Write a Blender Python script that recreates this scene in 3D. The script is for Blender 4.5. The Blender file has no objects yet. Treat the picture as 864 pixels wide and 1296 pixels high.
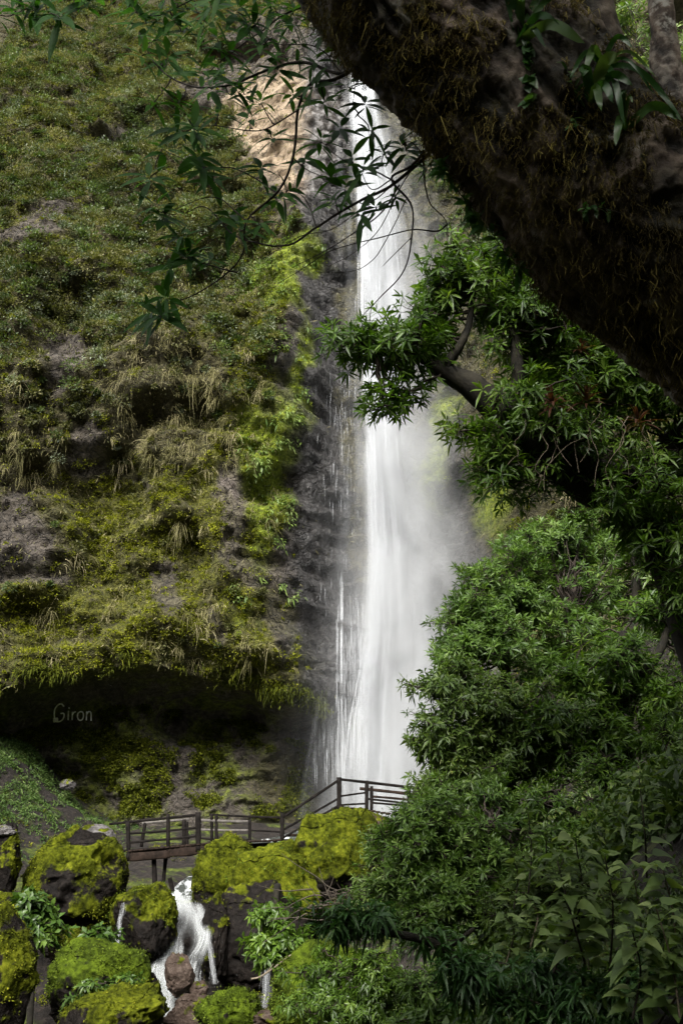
import bpy, math
import numpy as np
R = math.radians
sc = bpy.context.scene
COL = sc.collection
F = 1260.0                      # focal length of a 35 mm lens on the photograph's own grid
CT, ST = math.cos(R(20)), math.sin(R(20))

# ------------------------------------------------------------------ small helpers
def at(px, py, Y):
    """point at distance Y into the valley, seen at a given place of the photograph"""
    a, b = (px-432)/F, (648-py)/F
    t = Y/(CT-ST*b)
    return np.array([a*t, Y, (ST+CT*b)*t])

def scale_at(py, Y):
    return Y/(CT-ST*(648-py)/F)/F      # metres for one photo pixel

def pix(p):
    p = np.asarray(p, float)
    d = np.maximum(p[..., 1]*CT+p[..., 2]*ST, 1e-3)
    return 432+F*p[..., 0]/d, 648-F*(-ST*p[..., 1]+CT*p[..., 2])/d, d

def sstep(a, b, x):
    t = np.clip((np.asarray(x, float)-a)/(b-a), 0, 1)
    return t*t*(3-2*t)

def unit(v):
    return v/np.maximum(np.linalg.norm(v, axis=-1, keepdims=True), 1e-9)

def _hash(i, j, k, s):
    with np.errstate(over='ignore'):
        h = (i.astype(np.uint32)*np.uint32(374761393) + j.astype(np.uint32)*np.uint32(668265263)
             + k.astype(np.uint32)*np.uint32(2147483647-58) + np.uint32((s*974711+1) & 0xffffffff))
        h = (h ^ (h >> np.uint32(13)))*np.uint32(1274126177)
        h = (h ^ (h >> np.uint32(16)))*np.uint32(2246822519)
        h = h ^ (h >> np.uint32(15))
    return h.astype(np.float64)/4294967295.0

def vnoise(p, s=0):
    p = np.asarray(p, float)
    f0 = np.floor(p); w = p-f0; w = w*w*(3-2*w)
    i, j, k = (f0[..., n].astype(np.int64) for n in range(3))
    wx, wy, wz = w[..., 0], w[..., 1], w[..., 2]
    def c(a, b, d): return _hash(i+a, j+b, k+d, s)
    x00 = c(0,0,0)*(1-wx)+c(1,0,0)*wx; x10 = c(0,1,0)*(1-wx)+c(1,1,0)*wx
    x01 = c(0,0,1)*(1-wx)+c(1,0,1)*wx; x11 = c(0,1,1)*(1-wx)+c(1,1,1)*wx
    return ((x00*(1-wy)+x10*wy)*(1-wz)+(x01*(1-wy)+x11*wy)*wz)*2-1

def fbm(p, o=4, s=0, gain=.5):
    p = np.asarray(p, float); r = 0; a = 1; tot = 0
    for n in range(o):
        r = r+a*vnoise(p*2.03**n+n*17.3, s+n); tot += a; a *= gain
    return r/tot

def ridged(p, o=4, s=0):
    p = np.asarray(p, float); r = 0; a = 1; tot = 0
    for n in range(o):
        r = r+a*(1-2*np.abs(vnoise(p*2.03**n+n*9.7, s+n))); tot += a; a *= .5
    return r/tot

# ------------------------------------------------------------------ meshes from arrays
class MB:
    """collects quads (verts, faces, per-vertex value 'var')"""
    def __init__(self): self.v, self.f, self.a, self.n = [], [], [], 0
    def add(self, v, f, var=None):
        v = np.asarray(v, float).reshape(-1, 3); f = np.asarray(f, np.int64).reshape(-1, 4)
        self.v.append(v); self.f.append(f+self.n); self.n += len(v)
        self.a.append(np.full(len(v), .5) if var is None else np.asarray(var, float).reshape(-1))
    def build(self, name, mat, parent=None, smooth=True, loc=None, extra=None):
        v = np.concatenate(self.v); f = np.concatenate(self.f); a = np.concatenate(self.a)
        return mesh_obj(name, v, f, mat, parent, smooth, {'var': a, **(extra or {})}, loc)

def link(o, parent=None):
    COL.objects.link(o)
    if parent is not None: o.parent = parent
    return o

def origin_of(p):
    """the world position of an object's own origin"""
    r = np.zeros(3)
    while p is not None:
        r += np.array(p.location); p = p.parent
    return r

def mesh_obj(name, v, f, mat, parent=None, smooth=True, attrs=None, loc=None):
    """one mesh object; vertices come in world space"""
    v = np.asarray(v, np.float64)
    loc = np.zeros(3) if loc is None else np.asarray(loc, float)
    base = origin_of(parent) if parent is not None else np.zeros(3)
    v = v-loc if parent is None else v-base
    me = bpy.data.meshes.new(name)
    nf = len(f)
    me.vertices.add(len(v)); me.vertices.foreach_set('co', v.astype(np.float32).ravel())
    me.loops.add(nf*4); me.loops.foreach_set('vertex_index', f.astype(np.int32).ravel())
    me.polygons.add(nf); me.polygons.foreach_set('loop_start', np.arange(0, nf*4, 4, dtype=np.int32))
    if smooth: me.polygons.foreach_set('use_smooth', np.ones(nf, bool))
    for k, a in (attrs or {}).items():
        at_ = me.attributes.new(k, 'FLOAT', 'POINT'); at_.data.foreach_set('value', np.asarray(a, np.float32))
    me.update(calc_edges=True)
    me.materials.append(mat)
    o = bpy.data.objects.new(name, me)
    if parent is None: o.location = loc
    return link(o, parent)

def tag(o, label, cat, group=None, kind=None):
    o['label'] = label; o['category'] = cat
    if group: o['group'] = group
    if kind: o['kind'] = kind
    return o

def structure(o, label=None):
    o['kind'] = 'structure'
    if label: o['label'] = label
    return o

def thing(name, label, cat, loc, group=None):
    o = bpy.data.objects.new(name, None); o.location = loc; o.empty_display_size = .2
    link(o); return tag(o, label, cat, group)

# ------------------------------------------------------------------ shape generators
def tubes(P, Rr, ns=4):
    """P [T,n,3] centre lines, Rr [T,n] radii -> verts, quads"""
    P = np.asarray(P, float); Rr = np.asarray(Rr, float)
    T, n = P.shape[:2]
    d = np.gradient(P, axis=1); d = unit(d)
    ref = np.where(np.abs(d[..., 2:3]) > .95, np.array([1., 0, 0]), np.array([0, 0, 1.]))
    ref = np.repeat(ref[:, :1], n, axis=1)
    u = unit(np.cross(d, ref)); w = np.cross(d, u)
    ph = np.linspace(0, 2*np.pi, ns, endpoint=False)
    ring = u[:, :, None]*np.cos(ph)[None, None, :, None]+w[:, :, None]*np.sin(ph)[None, None, :, None]
    V = P[:, :, None]+ring*Rr[:, :, None, None]
    idx = np.arange(T*n*ns).reshape(T, n, ns)
    a = idx[:, :-1]; b = idx[:, 1:]
    f = np.stack([a, np.roll(a, -1, 2), np.roll(b, -1, 2), b], -1).reshape(-1, 4)
    return V.reshape(-1, 3), f

def smooth_line(pts, n):
    """Catmull-Rom through pts resampled to n"""
    p = np.asarray(pts, float)
    p = np.vstack([2*p[0]-p[1], p, 2*p[-1]-p[-2]])
    m = len(p)-3
    t = np.linspace(0, m-1e-6, n); i = t.astype(int); u = (t-i)[:, None]
    a, b, c, d = p[i], p[i+1], p[i+2], p[i+3]
    return .5*((2*b)+(c-a)*u+(2*a-5*b+4*c-d)*u*u+(3*b-a-3*c+d)*u**3)

SHAPES = {'lance': lambda s: np.sin(np.pi*np.clip(s, 0, 1)**.85)**.9,
          'ovate': lambda s: np.sin(np.pi*np.clip(s, 0, 1)**.58)**.8,
          'strap': lambda s: np.clip(np.minimum(s*6+.25, (1-s)*4), 0, 1)**.6,
          'obov': lambda s: np.sin(np.pi*np.clip(s, 0, 1)**1.5)**.9,
          'blade': lambda s: (1-s)**.6}

def leaves(mb, P, D, U, L, W, droop=.2, fold=.25, nseg=3, shape='lance', var=None, wave=0., down=(0, 0, -1.)):
    """folded leaf blades: base P, direction D, upper side U"""
    N = len(P)
    if N == 0: return
    L = np.broadcast_to(np.asarray(L, float), (N,)); W = np.broadcast_to(np.asarray(W, float), (N,))
    droop = np.broadcast_to(np.asarray(droop, float), (N,))
    D = unit(D); S = unit(np.cross(D, U)); Nn = np.cross(S, D)
    s = np.linspace(0, 1, nseg+1)
    w = SHAPES[shape](s); w[0] = max(w[0]*1., .06); w[-1] = max(w[-1], .03)
    C = P[:, None]+D[:, None]*(L[:, None]*s)[..., None]+np.array(down)*(droop[:, None]*L[:, None]*s**2)[..., None]
    hw = (W[:, None]*w*.5)
    wv = (np.sin(s*9)[None]*wave*W[:, None])[..., None]*Nn[:, None]
    lft = C-S[:, None]*hw[..., None]+Nn[:, None]*(fold*hw)[..., None]+wv
    rgt = C+S[:, None]*hw[..., None]+Nn[:, None]*(fold*hw)[..., None]-wv
    V = np.stack([lft, C, rgt], 2)
    idx = np.arange(N*(nseg+1)*3).reshape(N, nseg+1, 3)
    f = np.stack([idx[:, :-1, :-1], idx[:, :-1, 1:], idx[:, 1:, 1:], idx[:, 1:, :-1]], -1).reshape(-1, 4)
    va = np.random.default_rng(N).random(N) if var is None else np.broadcast_to(np.asarray(var, float), (N,))
    mb.add(V, f, np.repeat(va, (nseg+1)*3))

def bits(mb, P, D, U, L, W, var):
    """one-quad leaf for far foliage"""
    D = unit(D); S = unit(np.cross(D, U)); Nn = np.cross(S, D)
    L = np.broadcast_to(L, (len(P),))[:, None]; W = np.broadcast_to(W, (len(P),))[:, None]
    V = np.stack([P, P+D*L*.45-S*W*.5+Nn*W*.15, P+D*L, P+D*L*.45+S*W*.5+Nn*W*.15], 1)
    f = np.arange(len(P)*4).reshape(-1, 4)
    mb.add(V, f, np.repeat(var, 4))

def rdir(rng, n):
    return unit(rng.normal(size=(n, 3)))

def whorls(mb, rng, C, A, k, L, W, tilt=(55, 95), droop=.25, fold=.25, nseg=3, shape='lance', var=None, jit=.5, wave=0.):
    """k leaves radiating from each twig tip C along axis A"""
    n = len(C)
    if n == 0: return
    A = unit(A); e1 = unit(np.cross(A, rdir(rng, n))); e2 = np.cross(A, e1)
    ph = (np.arange(k)[None]*2.399+rng.random((n, 1))*6.28+rng.normal(0, .25, (n, k)))
    tl = np.radians(np.linspace(tilt[1], tilt[0], k)[None]+rng.normal(0, 9, (n, k)))
    D = A[:, None]*np.cos(tl)[..., None]+(e1[:, None]*np.cos(ph)[..., None]+e2[:, None]*np.sin(ph)[..., None])*np.sin(tl)[..., None]
    U = np.repeat(A[:, None], k, 1)+rng.normal(0, .12, (n, k, 3))
    P = C[:, None]+D*(.04*np.mean(L))+A[:, None]*(np.linspace(-.12, .12, k)*np.mean(L))[None, :, None]
    LL = np.broadcast_to(np.asarray(L, float), (n,))[:, None]*rng.uniform(.65, 1.1, (n, k))
    WW = LL*np.mean(W)/np.mean(L)*rng.uniform(.85, 1.15, (n, k))
    v0 = rng.random(n) if var is None else var
    vv = np.clip(v0[:, None]*.65+rng.random((n, k))*.35, 0, 1)
    leaves(mb, P.reshape(-1, 3), D.reshape(-1, 3), U.reshape(-1, 3), LL.ravel(), WW.ravel(),
           (droop*rng.uniform(.3, 1.7, (n, k))).ravel(), fold, nseg, shape, vv.ravel(), wave)

def twig_paths(rng, A, B, n=5, sag=.12, wob=.06):
    """curved twigs from A to B  [T,n,3]"""
    s = np.linspace(0, 1, n)[None, :, None]
    ln = np.linalg.norm(B-A, axis=1)[:, None, None]
    P = A[:, None]*(1-s)+B[:, None]*s
    P[..., 2:3] += (-sag*ln*np.sin(np.pi*s))
    P += rng.normal(0, 1, P.shape)*wob*ln*np.sin(np.pi*s)
    return P

# ------------------------------------------------------------------ materials
def new_mat(name):
    m = bpy.data.materials.new(name); m.use_nodes = True
    nt = m.node_tree; nt.nodes.clear()
    out = nt.nodes.new('ShaderNodeOutputMaterial')
    return m, nt, out

def ramp(nt, stops, src):
    r = nt.nodes.new('ShaderNodeValToRGB')
    e = r.color_ramp.elements
    while len(e) > 1: e.remove(e[-1])
    for i, (p, c) in enumerate(stops):
        q = e[0] if i == 0 else e.new(p)
        q.position = p; q.color = (*c, 1)
    nt.links.new(src, r.inputs[0]); return r.outputs[0]

def attr(nt, name):
    n = nt.nodes.new('ShaderNodeAttribute'); n.attribute_name = name; return n.outputs['Fac']

def noise(nt, scale, detail=6, rough=.6, vec=None, stretch=None, dist=0.):
    tc = nt.nodes.new('ShaderNodeTexCoord'); src = tc.outputs['Object']
    if stretch:
        mp = nt.nodes.new('ShaderNodeMapping'); mp.inputs['Scale'].default_value = stretch
        nt.links.new(src, mp.inputs[0]); src = mp.outputs[0]
    n = nt.nodes.new('ShaderNodeTexNoise')
    n.inputs['Scale'].default_value = scale; n.inputs['Detail'].default_value = detail
    n.inputs['Roughness'].default_value = rough; n.inputs['Distortion'].default_value = dist
    nt.links.new(src, n.inputs['Vector']); return n.outputs['Fac']

def mix(nt, fac, a, b, mode='MIX'):
    n = nt.nodes.new('ShaderNodeMix'); n.data_type = 'RGBA'; n.blend_type = mode
    for sock, val in ((n.inputs[0], fac), (n.inputs[6], a), (n.inputs[7], b)):
        if isinstance(val, (int, float)): sock.default_value = val
        elif isinstance(val, tuple): sock.default_value = (*val, 1)
        else: nt.links.new(val, sock)
    return n.outputs[2]

def mth(nt, op, a, b=None, c=None, clamp=False):
    n = nt.nodes.new('ShaderNodeMath'); n.operation = op; n.use_clamp = clamp
    for i, val in enumerate((a, b, c)):
        if val is None: continue
        if isinstance(val, (int, float)): n.inputs[i].default_value = val
        else: nt.links.new(val, n.inputs[i])
    return n.outputs[0]

def rng_map(nt, v, a, b):
    n = nt.nodes.new('ShaderNodeMapRange'); n.interpolation_type = 'SMOOTHSTEP'
    n.inputs[1].default_value = a; n.inputs[2].default_value = b
    nt.links.new(v, n.inputs[0]); return n.outputs[0]

def bump(nt, h, strength, dist):
    n = nt.nodes.new('ShaderNodeBump'); n.inputs['Strength'].default_value = strength
    n.inputs['Distance'].default_value = dist; nt.links.new(h, n.inputs['Height']); return n.outputs[0]

def principled(nt, out, col, rough=.6, spec=.4, normal=None):
    b = nt.nodes.new('ShaderNodeBsdfPrincipled')
    for nm, val in (('Base Color', col), ('Roughness', rough), ('Specular IOR Level', spec)):
        if isinstance(val, tuple): b.inputs[nm].default_value = (*val, 1)
        elif isinstance(val, (int, float)): b.inputs[nm].default_value = val
        else: nt.links.new(val, b.inputs[nm])
    if normal is not None: nt.links.new(normal, b.inputs['Normal'])
    if out is not None: nt.links.new(b.outputs[0], out.inputs[0])
    return b

def leaf_mat(name, stops, rough=.45, trans=.3, spec=.4, tcol=(1.5, 1.6, .7)):
    m, nt, out = new_mat(name)
    c = ramp(nt, stops, attr(nt, 'var'))
    n = noise(nt, 9, 2)
    c = mix(nt, rng_map(nt, n, .35, .75), c, mix(nt, 1., c, (1.25, 1.2, 1.1), 'MULTIPLY'))
    b = principled(nt, None, c, rough, spec)
    t = nt.nodes.new('ShaderNodeBsdfTranslucent')
    nt.links.new(mix(nt, 1., c, tcol, 'MULTIPLY'), t.inputs[0])
    x = nt.nodes.new('ShaderNodeMixShader'); x.inputs[0].default_value = trans
    nt.links.new(b.outputs[0], x.inputs[1]); nt.links.new(t.outputs[0], x.inputs[2])
    nt.links.new(x.outputs[0], out.inputs[0])
    return m

def plain(name, c1, c2, scale=6., rough=.8, spec=.3, bumpy=.4, dist=.02, stretch=None):
    m, nt, out = new_mat(name)
    n = noise(nt, scale, 8, .65, stretch=stretch)
    c = mix(nt, rng_map(nt, n, .3, .7), c1, c2)
    principled(nt, out, c, rough, spec, bump(nt, n, bumpy, dist))
    return m
# ------------------------------------------------------------------ cliff
LEAF = {
 'olive': leaf_mat('olive_scrub', [(0, (.014,.017,.005)), (.4, (.05,.056,.017)), (.75, (.10,.104,.036)), (1, (.17,.16,.075))], .6, .25, .25),
 'mid':   leaf_mat('mid_green_scrub', [(0, (.012,.022,.006)), (.5, (.042,.066,.02)), (.85, (.08,.115,.04)), (1, (.13,.165,.065))], .5, .25, .3),
 'silver':leaf_mat('silver_scrub', [(0, (.03,.042,.022)), (.5, (.08,.1,.06)), (1, (.17,.195,.13))], .6, .2, .3),
 'straw': leaf_mat('straw_grass', [(0, (.05,.045,.016)), (.4, (.13,.125,.048)), (.75, (.22,.2,.1)), (1, (.3,.265,.16))], .7, .25, .2, (1.1, 1.1, .9)),
 'moss':  leaf_mat('yellow_moss', [(0, (.02,.025,.002)), (.35, (.075,.085,.003)), (.7, (.14,.155,.007)), (1, (.21,.22,.018))], .8, .25, .15),
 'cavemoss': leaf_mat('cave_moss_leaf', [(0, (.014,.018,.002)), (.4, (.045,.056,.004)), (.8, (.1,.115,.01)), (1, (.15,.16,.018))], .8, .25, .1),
 'lime':  leaf_mat('lime_moss', [(0, (.05,.075,.003)), (.5, (.12,.165,.006)), (1, (.22,.27,.015))], .8, .25, .15),
 'fern':  leaf_mat('pale_fern', [(0, (.04,.075,.012)), (.5, (.09,.14,.03)), (1, (.17,.22,.07))], .5, .3, .3),
}
_AX = np.array([-30,-18,-14.3,-12,-10,-7.7,-5,-2.7,-1,.5,2,3.4,4.2,30])
_AZ = np.array([5.2,6.0,6.7,7.5,8.0,8.25,7.8,7.1,6.6,6.2,5.4,4.0,-6,-6])
def arch_z(x):
    return np.interp(x, _AX, _AZ)+.14*vnoise(np.stack([x*1.3, x*0, x*0], -1), 5)+.08*vnoise(np.stack([x*4.3, x*0, x*0], -1), 6)

def cliff_base(x, z):
    """distance into the valley of the rock face, without the fine relief"""
    y = 42+3.2*sstep(-3.4, .6, x)-7.*sstep(5.4, 9.5, x)-.25*np.maximum(x-9, 0)
    lft = sstep(1, -7, x)
    y = y+np.maximum(z-23, 0)*(.16+.3*lft)+np.maximum(z-40, 0)*.1
    y = y-1.0*np.exp(-((z-arch_z(x)-1.6)/1.8)**2)*sstep(3, -2, x)
    y = y+3.5*sstep(47, 49, z)*sstep(-.6, .4, x)*sstep(4.2, 2.6, x)
    p = np.stack([x, x*0, z], -1)
    nr = sstep(4.6, 1.6, np.abs(x-1.6))
    y = y+(1.9*fbm(p/7.5, 2, 11)+1.5*sstep(.05, .5, fbm(p/3.4+5, 2, 12))-.5)*(1-.75*nr)
    return y

def cave_depth(x, z):
    d = arch_z(x)-z
    d = d+.0
    k = 1-np.exp(-np.maximum(d, 0)/.75)
    return 4.3*k*(d > 0)-np.maximum(d-2., 0)*.4

def cliff_y(x, z, fine=True):
    y = cliff_base(x, z)+cave_depth(x, z)
    if fine:
        p = np.stack([x, y*.35, z], -1)
        near = sstep(7, 1, np.abs(x-1.5))
        y = y-.75*fbm(p/1.3, 4, 21)-.55*np.maximum(ridged(p*np.array([.35, .35, 1.1]), 3, 23), 0)*(.5+.5*near)
        y = y-.2*fbm(p*2.6, 3, 24)
        q = np.stack([x, y*.3, z*1.7], -1)+.5*vnoise(p*1.5, 26)[..., None]
        y = y-.5*(1-.7*np.exp(-((x+2.6)/3.)**2-((z-47)/9.)**2))*(np.round(fbm(q/1.6, 3, 27)*4.5)/4.5)-.22*(np.round(fbm(q/.6, 2, 28)*3)/3)
    return y

# where the photo shows bare rock, moss, straw ... on the wall: (x, y, rx, ry, weight)
BARE = [(75,455,36,36,1.1),(20,690,48,36,1.15),(20,640,40,30,.6),(105,575,28,40,.9),(215,745,30,40,1.1),(292,650,18,50,1.6),(340,712,42,24,1.35),
        (380,385,26,50,1.3),(405,590,36,330,1.4),(350,455,24,40,.9),(320,60,60,60,.6),(150,160,30,25,.7),(15,300,40,25,.8),(375,150,60,90,2.2),
        (260,110,40,30,.6),(50,740,50,14,.9),(150,690,20,25,.6),(420,820,40,80,1.2),(345,810,16,50,.7),(560,700,60,250,.8),(250,560,20,20,.5),
        (55,270,40,18,.7),(130,215,30,15,.6),(170,600,45,14,.6),(360,560,12,90,.8),(95,810,30,10,.5),(270,780,14,40,.7)]
TAN = [(372,165,62,75,1.6),(330,130,36,40,.8)]
PINK = [(292,650,18,50,1.),(340,712,42,24,.5),(380,385,26,50,.5),(70,450,50,45,.25),(30,690,60,50,.3),(390,1000,70,60,.8)]
LIME = [(378,330,26,36,1.6),(345,365,28,30,.7),(325,610,30,120,.75),(300,780,40,50,.4),(380,440,16,50,.7),(355,560,30,90,.55),(550,560,30,110,.7),(620,640,30,60,.8),(395,520,14,40,.5)]
STRAW = [(185,490,60,70,1.),(215,520,40,60,.9),(270,560,36,70,.8),(20,600,40,60,.7),(130,770,60,50,.6),(150,560,30,40,.5),(250,470,40,40,.6),
         (110,30,60,30,.6),(250,690,14,40,.6),(300,470,30,60,.4),(150,385,50,30,.4),(30,840,40,30,.4)]
MOSS = [(180,650,130,90,1.),(250,800,120,60,1.),(100,830,120,50,.9),(305,600,50,150,.9),(290,830,60,40,.8),(340,400,50,70,.6),(260,420,50,50,.4),(60,770,80,40,.7),(370,860,40,30,.9)]
def zone(px, py, L, warp=None):
    r = np.zeros_like(px)
    for x, y, rx, ry, w in L:
        r = r+w*np.exp(-((px-x)/rx)**2-((py-y)/ry)**2)
    return r

def cliff_zones(x, y, z):
    p = np.stack([x, y*.4, z], -1)
    px, py, _ = pix(np.stack([x, y, z], -1))
    px = px+38*fbm(p/2.2, 4, 31); py = py+38*fbm(p/2.2+9, 4, 32)
    n = fbm(p/1.1, 4, 33)
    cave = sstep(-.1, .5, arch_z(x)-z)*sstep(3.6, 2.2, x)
    bare = sstep(.34, .62, zone(px, py, BARE)+.36*n)
    wet = sstep(-3.0, -1.6, x+.8*n)*sstep(8.5, 5.5, x)
    lime = sstep(.3, .75, zone(px, py, LIME)+.35*n)
    moss = sstep(.3, .8, zone(px, py, MOSS)+.4*n)
    straw = sstep(.25, .8, zone(px, py, STRAW)+.4*n)
    tan = sstep(.3, .8, zone(px, py, TAN)+.25*n)
    pink = sstep(.2, .7, zone(px, py, PINK)+.2*n)
    bare = np.maximum(bare, tan)*(1-lime*.8)
    return dict(bare=bare, wet=wet, lime=lime, moss=moss, straw=straw, tan=tan, pink=pink, cave=cave, px=px, py=py)

def cliff_material():
    m, nt, out = new_mat('cliff_rock')
    n1 = noise(nt, .9, 10, .62); n2 = noise(nt, 4.5, 8, .65); n3 = noise(nt, 1.4, 6, .6, stretch=(.3, .3, 2.2)); n4 = noise(nt, 1.6, 5, .6, stretch=(2.6, 2.6, .22))
    n5 = noise(nt, 15, 6, .7)
    rock = ramp(nt, [(.3, (.007,.006,.0045)), (.44, (.04,.033,.025)), (.56, (.1,.084,.066)), (.68, (.21,.185,.15)), (.8, (.37,.34,.29))], mth(nt, 'ADD', mth(nt, 'ADD', mth(nt, 'MULTIPLY', n1, .35), mth(nt, 'MULTIPLY', n2, .4)), mth(nt, 'MULTIPLY', n5, .25)))
    rock = mix(nt, mth(nt, 'MULTIPLY', attr(nt, 'pink'), .8), rock, ramp(nt, [(.3, (.04,.031,.026)), (.52, (.13,.106,.092)), (.75, (.26,.225,.205))], n2))
    rock = mix(nt, attr(nt, 'tan'), rock, ramp(nt, [(.28, (.05,.035,.022)), (.45, (.17,.125,.08)), (.7, (.3,.24,.165))], mth(nt, 'ADD', mth(nt, 'MULTIPLY', n1, .5), mth(nt, 'MULTIPLY', n3, .5))))
    wetc = ramp(nt, [(.34, (.004,.004,.004)), (.47, (.02,.019,.019)), (.58, (.07,.068,.067)), (.75, (.22,.215,.21))], mth(nt, 'ADD', mth(nt, 'MULTIPLY', n4, .45), mth(nt, 'MULTIPLY', n2, .55)))
    rock = mix(nt, mth(nt, 'MULTIPLY', attr(nt, 'wet'), .9), rock, wetc)
    soil = ramp(nt, [(.3, (.012,.011,.005)), (.5, (.05,.044,.017)), (.7, (.115,.1,.045))], mth(nt, 'ADD', mth(nt, 'MULTIPLY', n2, .6), mth(nt, 'MULTIPLY', n5, .4)))
    col = mix(nt, attr(nt, 'bare'), soil, rock)
    mossc = ramp(nt, [(.28, (.012,.014,.002)), (.45, (.05,.055,.004)), (.62, (.15,.148,.008)), (.8, (.26,.24,.025))], mth(nt, 'ADD', mth(nt, 'MULTIPLY', n2, .55), mth(nt, 'MULTIPLY', n5, .45)))
    mk = mth(nt, 'MULTIPLY', attr(nt, 'moss'), mth(nt, 'SUBTRACT', 1., mth(nt, 'MULTIPLY', attr(nt, 'bare'), .75)))
    col = mix(nt, mth(nt, 'MULTIPLY', mk, rng_map(nt, n1, .32, .55)), col, mossc)
    limec = ramp(nt, [(.3, (.03,.045,.002)), (.5, (.13,.17,.006)), (.7, (.25,.29,.02))], n2)
    col = mix(nt, attr(nt, 'lime'), col, limec)
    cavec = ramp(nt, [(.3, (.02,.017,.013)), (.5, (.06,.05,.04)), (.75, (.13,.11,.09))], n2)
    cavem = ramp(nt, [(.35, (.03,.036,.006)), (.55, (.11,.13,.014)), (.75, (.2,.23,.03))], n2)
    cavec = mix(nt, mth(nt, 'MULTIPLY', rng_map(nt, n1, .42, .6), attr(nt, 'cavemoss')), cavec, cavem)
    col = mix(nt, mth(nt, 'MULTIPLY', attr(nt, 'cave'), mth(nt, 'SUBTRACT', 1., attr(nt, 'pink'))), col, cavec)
    rough = mth(nt, 'SUBTRACT', .9, mth(nt, 'MULTIPLY', attr(nt, 'wet'), .5))
    vo = nt.nodes.new('ShaderNodeTexVoronoi'); vo.feature = 'DISTANCE_TO_EDGE'; vo.inputs['Scale'].default_value = 1.5
    tc = nt.nodes.new('ShaderNodeTexCoord'); mp = nt.nodes.new('ShaderNodeMapping'); mp.inputs['Scale'].default_value = (1, .5, 1.7)
    nw = nt.nodes.new('ShaderNodeTexNoise'); nw.inputs['Scale'].default_value = 1.2; nw.inputs['Detail'].default_value = 5
    nt.links.new(tc.outputs['Object'], nw.inputs['Vector']); ad = nt.nodes.new('ShaderNodeVectorMath'); ad.operation = 'MULTIPLY_ADD'
    ad.inputs[1].default_value = (1.3, 1.3, 1.3); nt.links.new(nw.outputs['Color'], ad.inputs[0]); nt.links.new(tc.outputs['Object'], ad.inputs[2])
    nt.links.new(ad.outputs[0], mp.inputs[0]); nt.links.new(mp.outputs[0], vo.inputs['Vector'])
    crack = rng_map(nt, vo.outputs['Distance'], 0., .07)
    ck = mth(nt, 'MULTIPLY', attr(nt, 'bare'), mth(nt, 'SUBTRACT', 1., crack))
    col = mix(nt, mth(nt, 'MULTIPLY', ck, .7), col, (.012, .01, .009))
    h = mth(nt, 'ADD', mth(nt, 'ADD', n2, mth(nt, 'MULTIPLY', n3, .8)), mth(nt, 'MULTIPLY', crack, .5))
    h = mth(nt, 'ADD', h, mth(nt, 'MULTIPLY', n5, .4))
    bp = bump(nt, h, 1., .3)
    nt.links.new(mth(nt, 'SUBTRACT', 1., mth(nt, 'MULTIPLY', attr(nt, 'tan'), .7)), bp.node.inputs['Strength'])
    principled(nt, out, col, rough, .35, bp)
    return m

def build_cliff():
    xs = np.concatenate([np.arange(-34, -24, .5), np.arange(-24, 11, .12), np.arange(11, 34, .5)])
    zs = np.concatenate([np.arange(-6, 1.5, .4), np.arange(1.5, 9.2, .065), np.arange(9.2, 66, .15), np.arange(66, 90, .6)])
    X, Z = np.meshgrid(xs, zs)
    Y = cliff_y(X, Z)
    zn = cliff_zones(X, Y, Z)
    V = np.stack([X, Y, Z], -1).reshape(-1, 3)
    nz, nx = X.shape
    i = np.arange(nz*nx).reshape(nz, nx)
    f = np.stack([i[:-1, :-1], i[:-1, 1:], i[1:, 1:], i[1:, :-1]], -1).reshape(-1, 4)
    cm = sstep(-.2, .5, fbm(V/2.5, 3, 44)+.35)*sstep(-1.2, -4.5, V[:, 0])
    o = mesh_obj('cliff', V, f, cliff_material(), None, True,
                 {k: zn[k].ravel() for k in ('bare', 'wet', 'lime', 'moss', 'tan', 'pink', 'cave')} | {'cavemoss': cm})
    structure(o, 'tall mossy rock wall with an arched cave at its foot')

def normal_at(x, z):
    e = .5
    fx = (cliff_base(x+e, z)-cliff_base(x-e, z))/(2*e); fz = (cliff_base(x, z+e)-cliff_base(x, z-e))/(2*e)
    return unit(np.stack([fx, -np.ones_like(fx), fz], -1))

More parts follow.
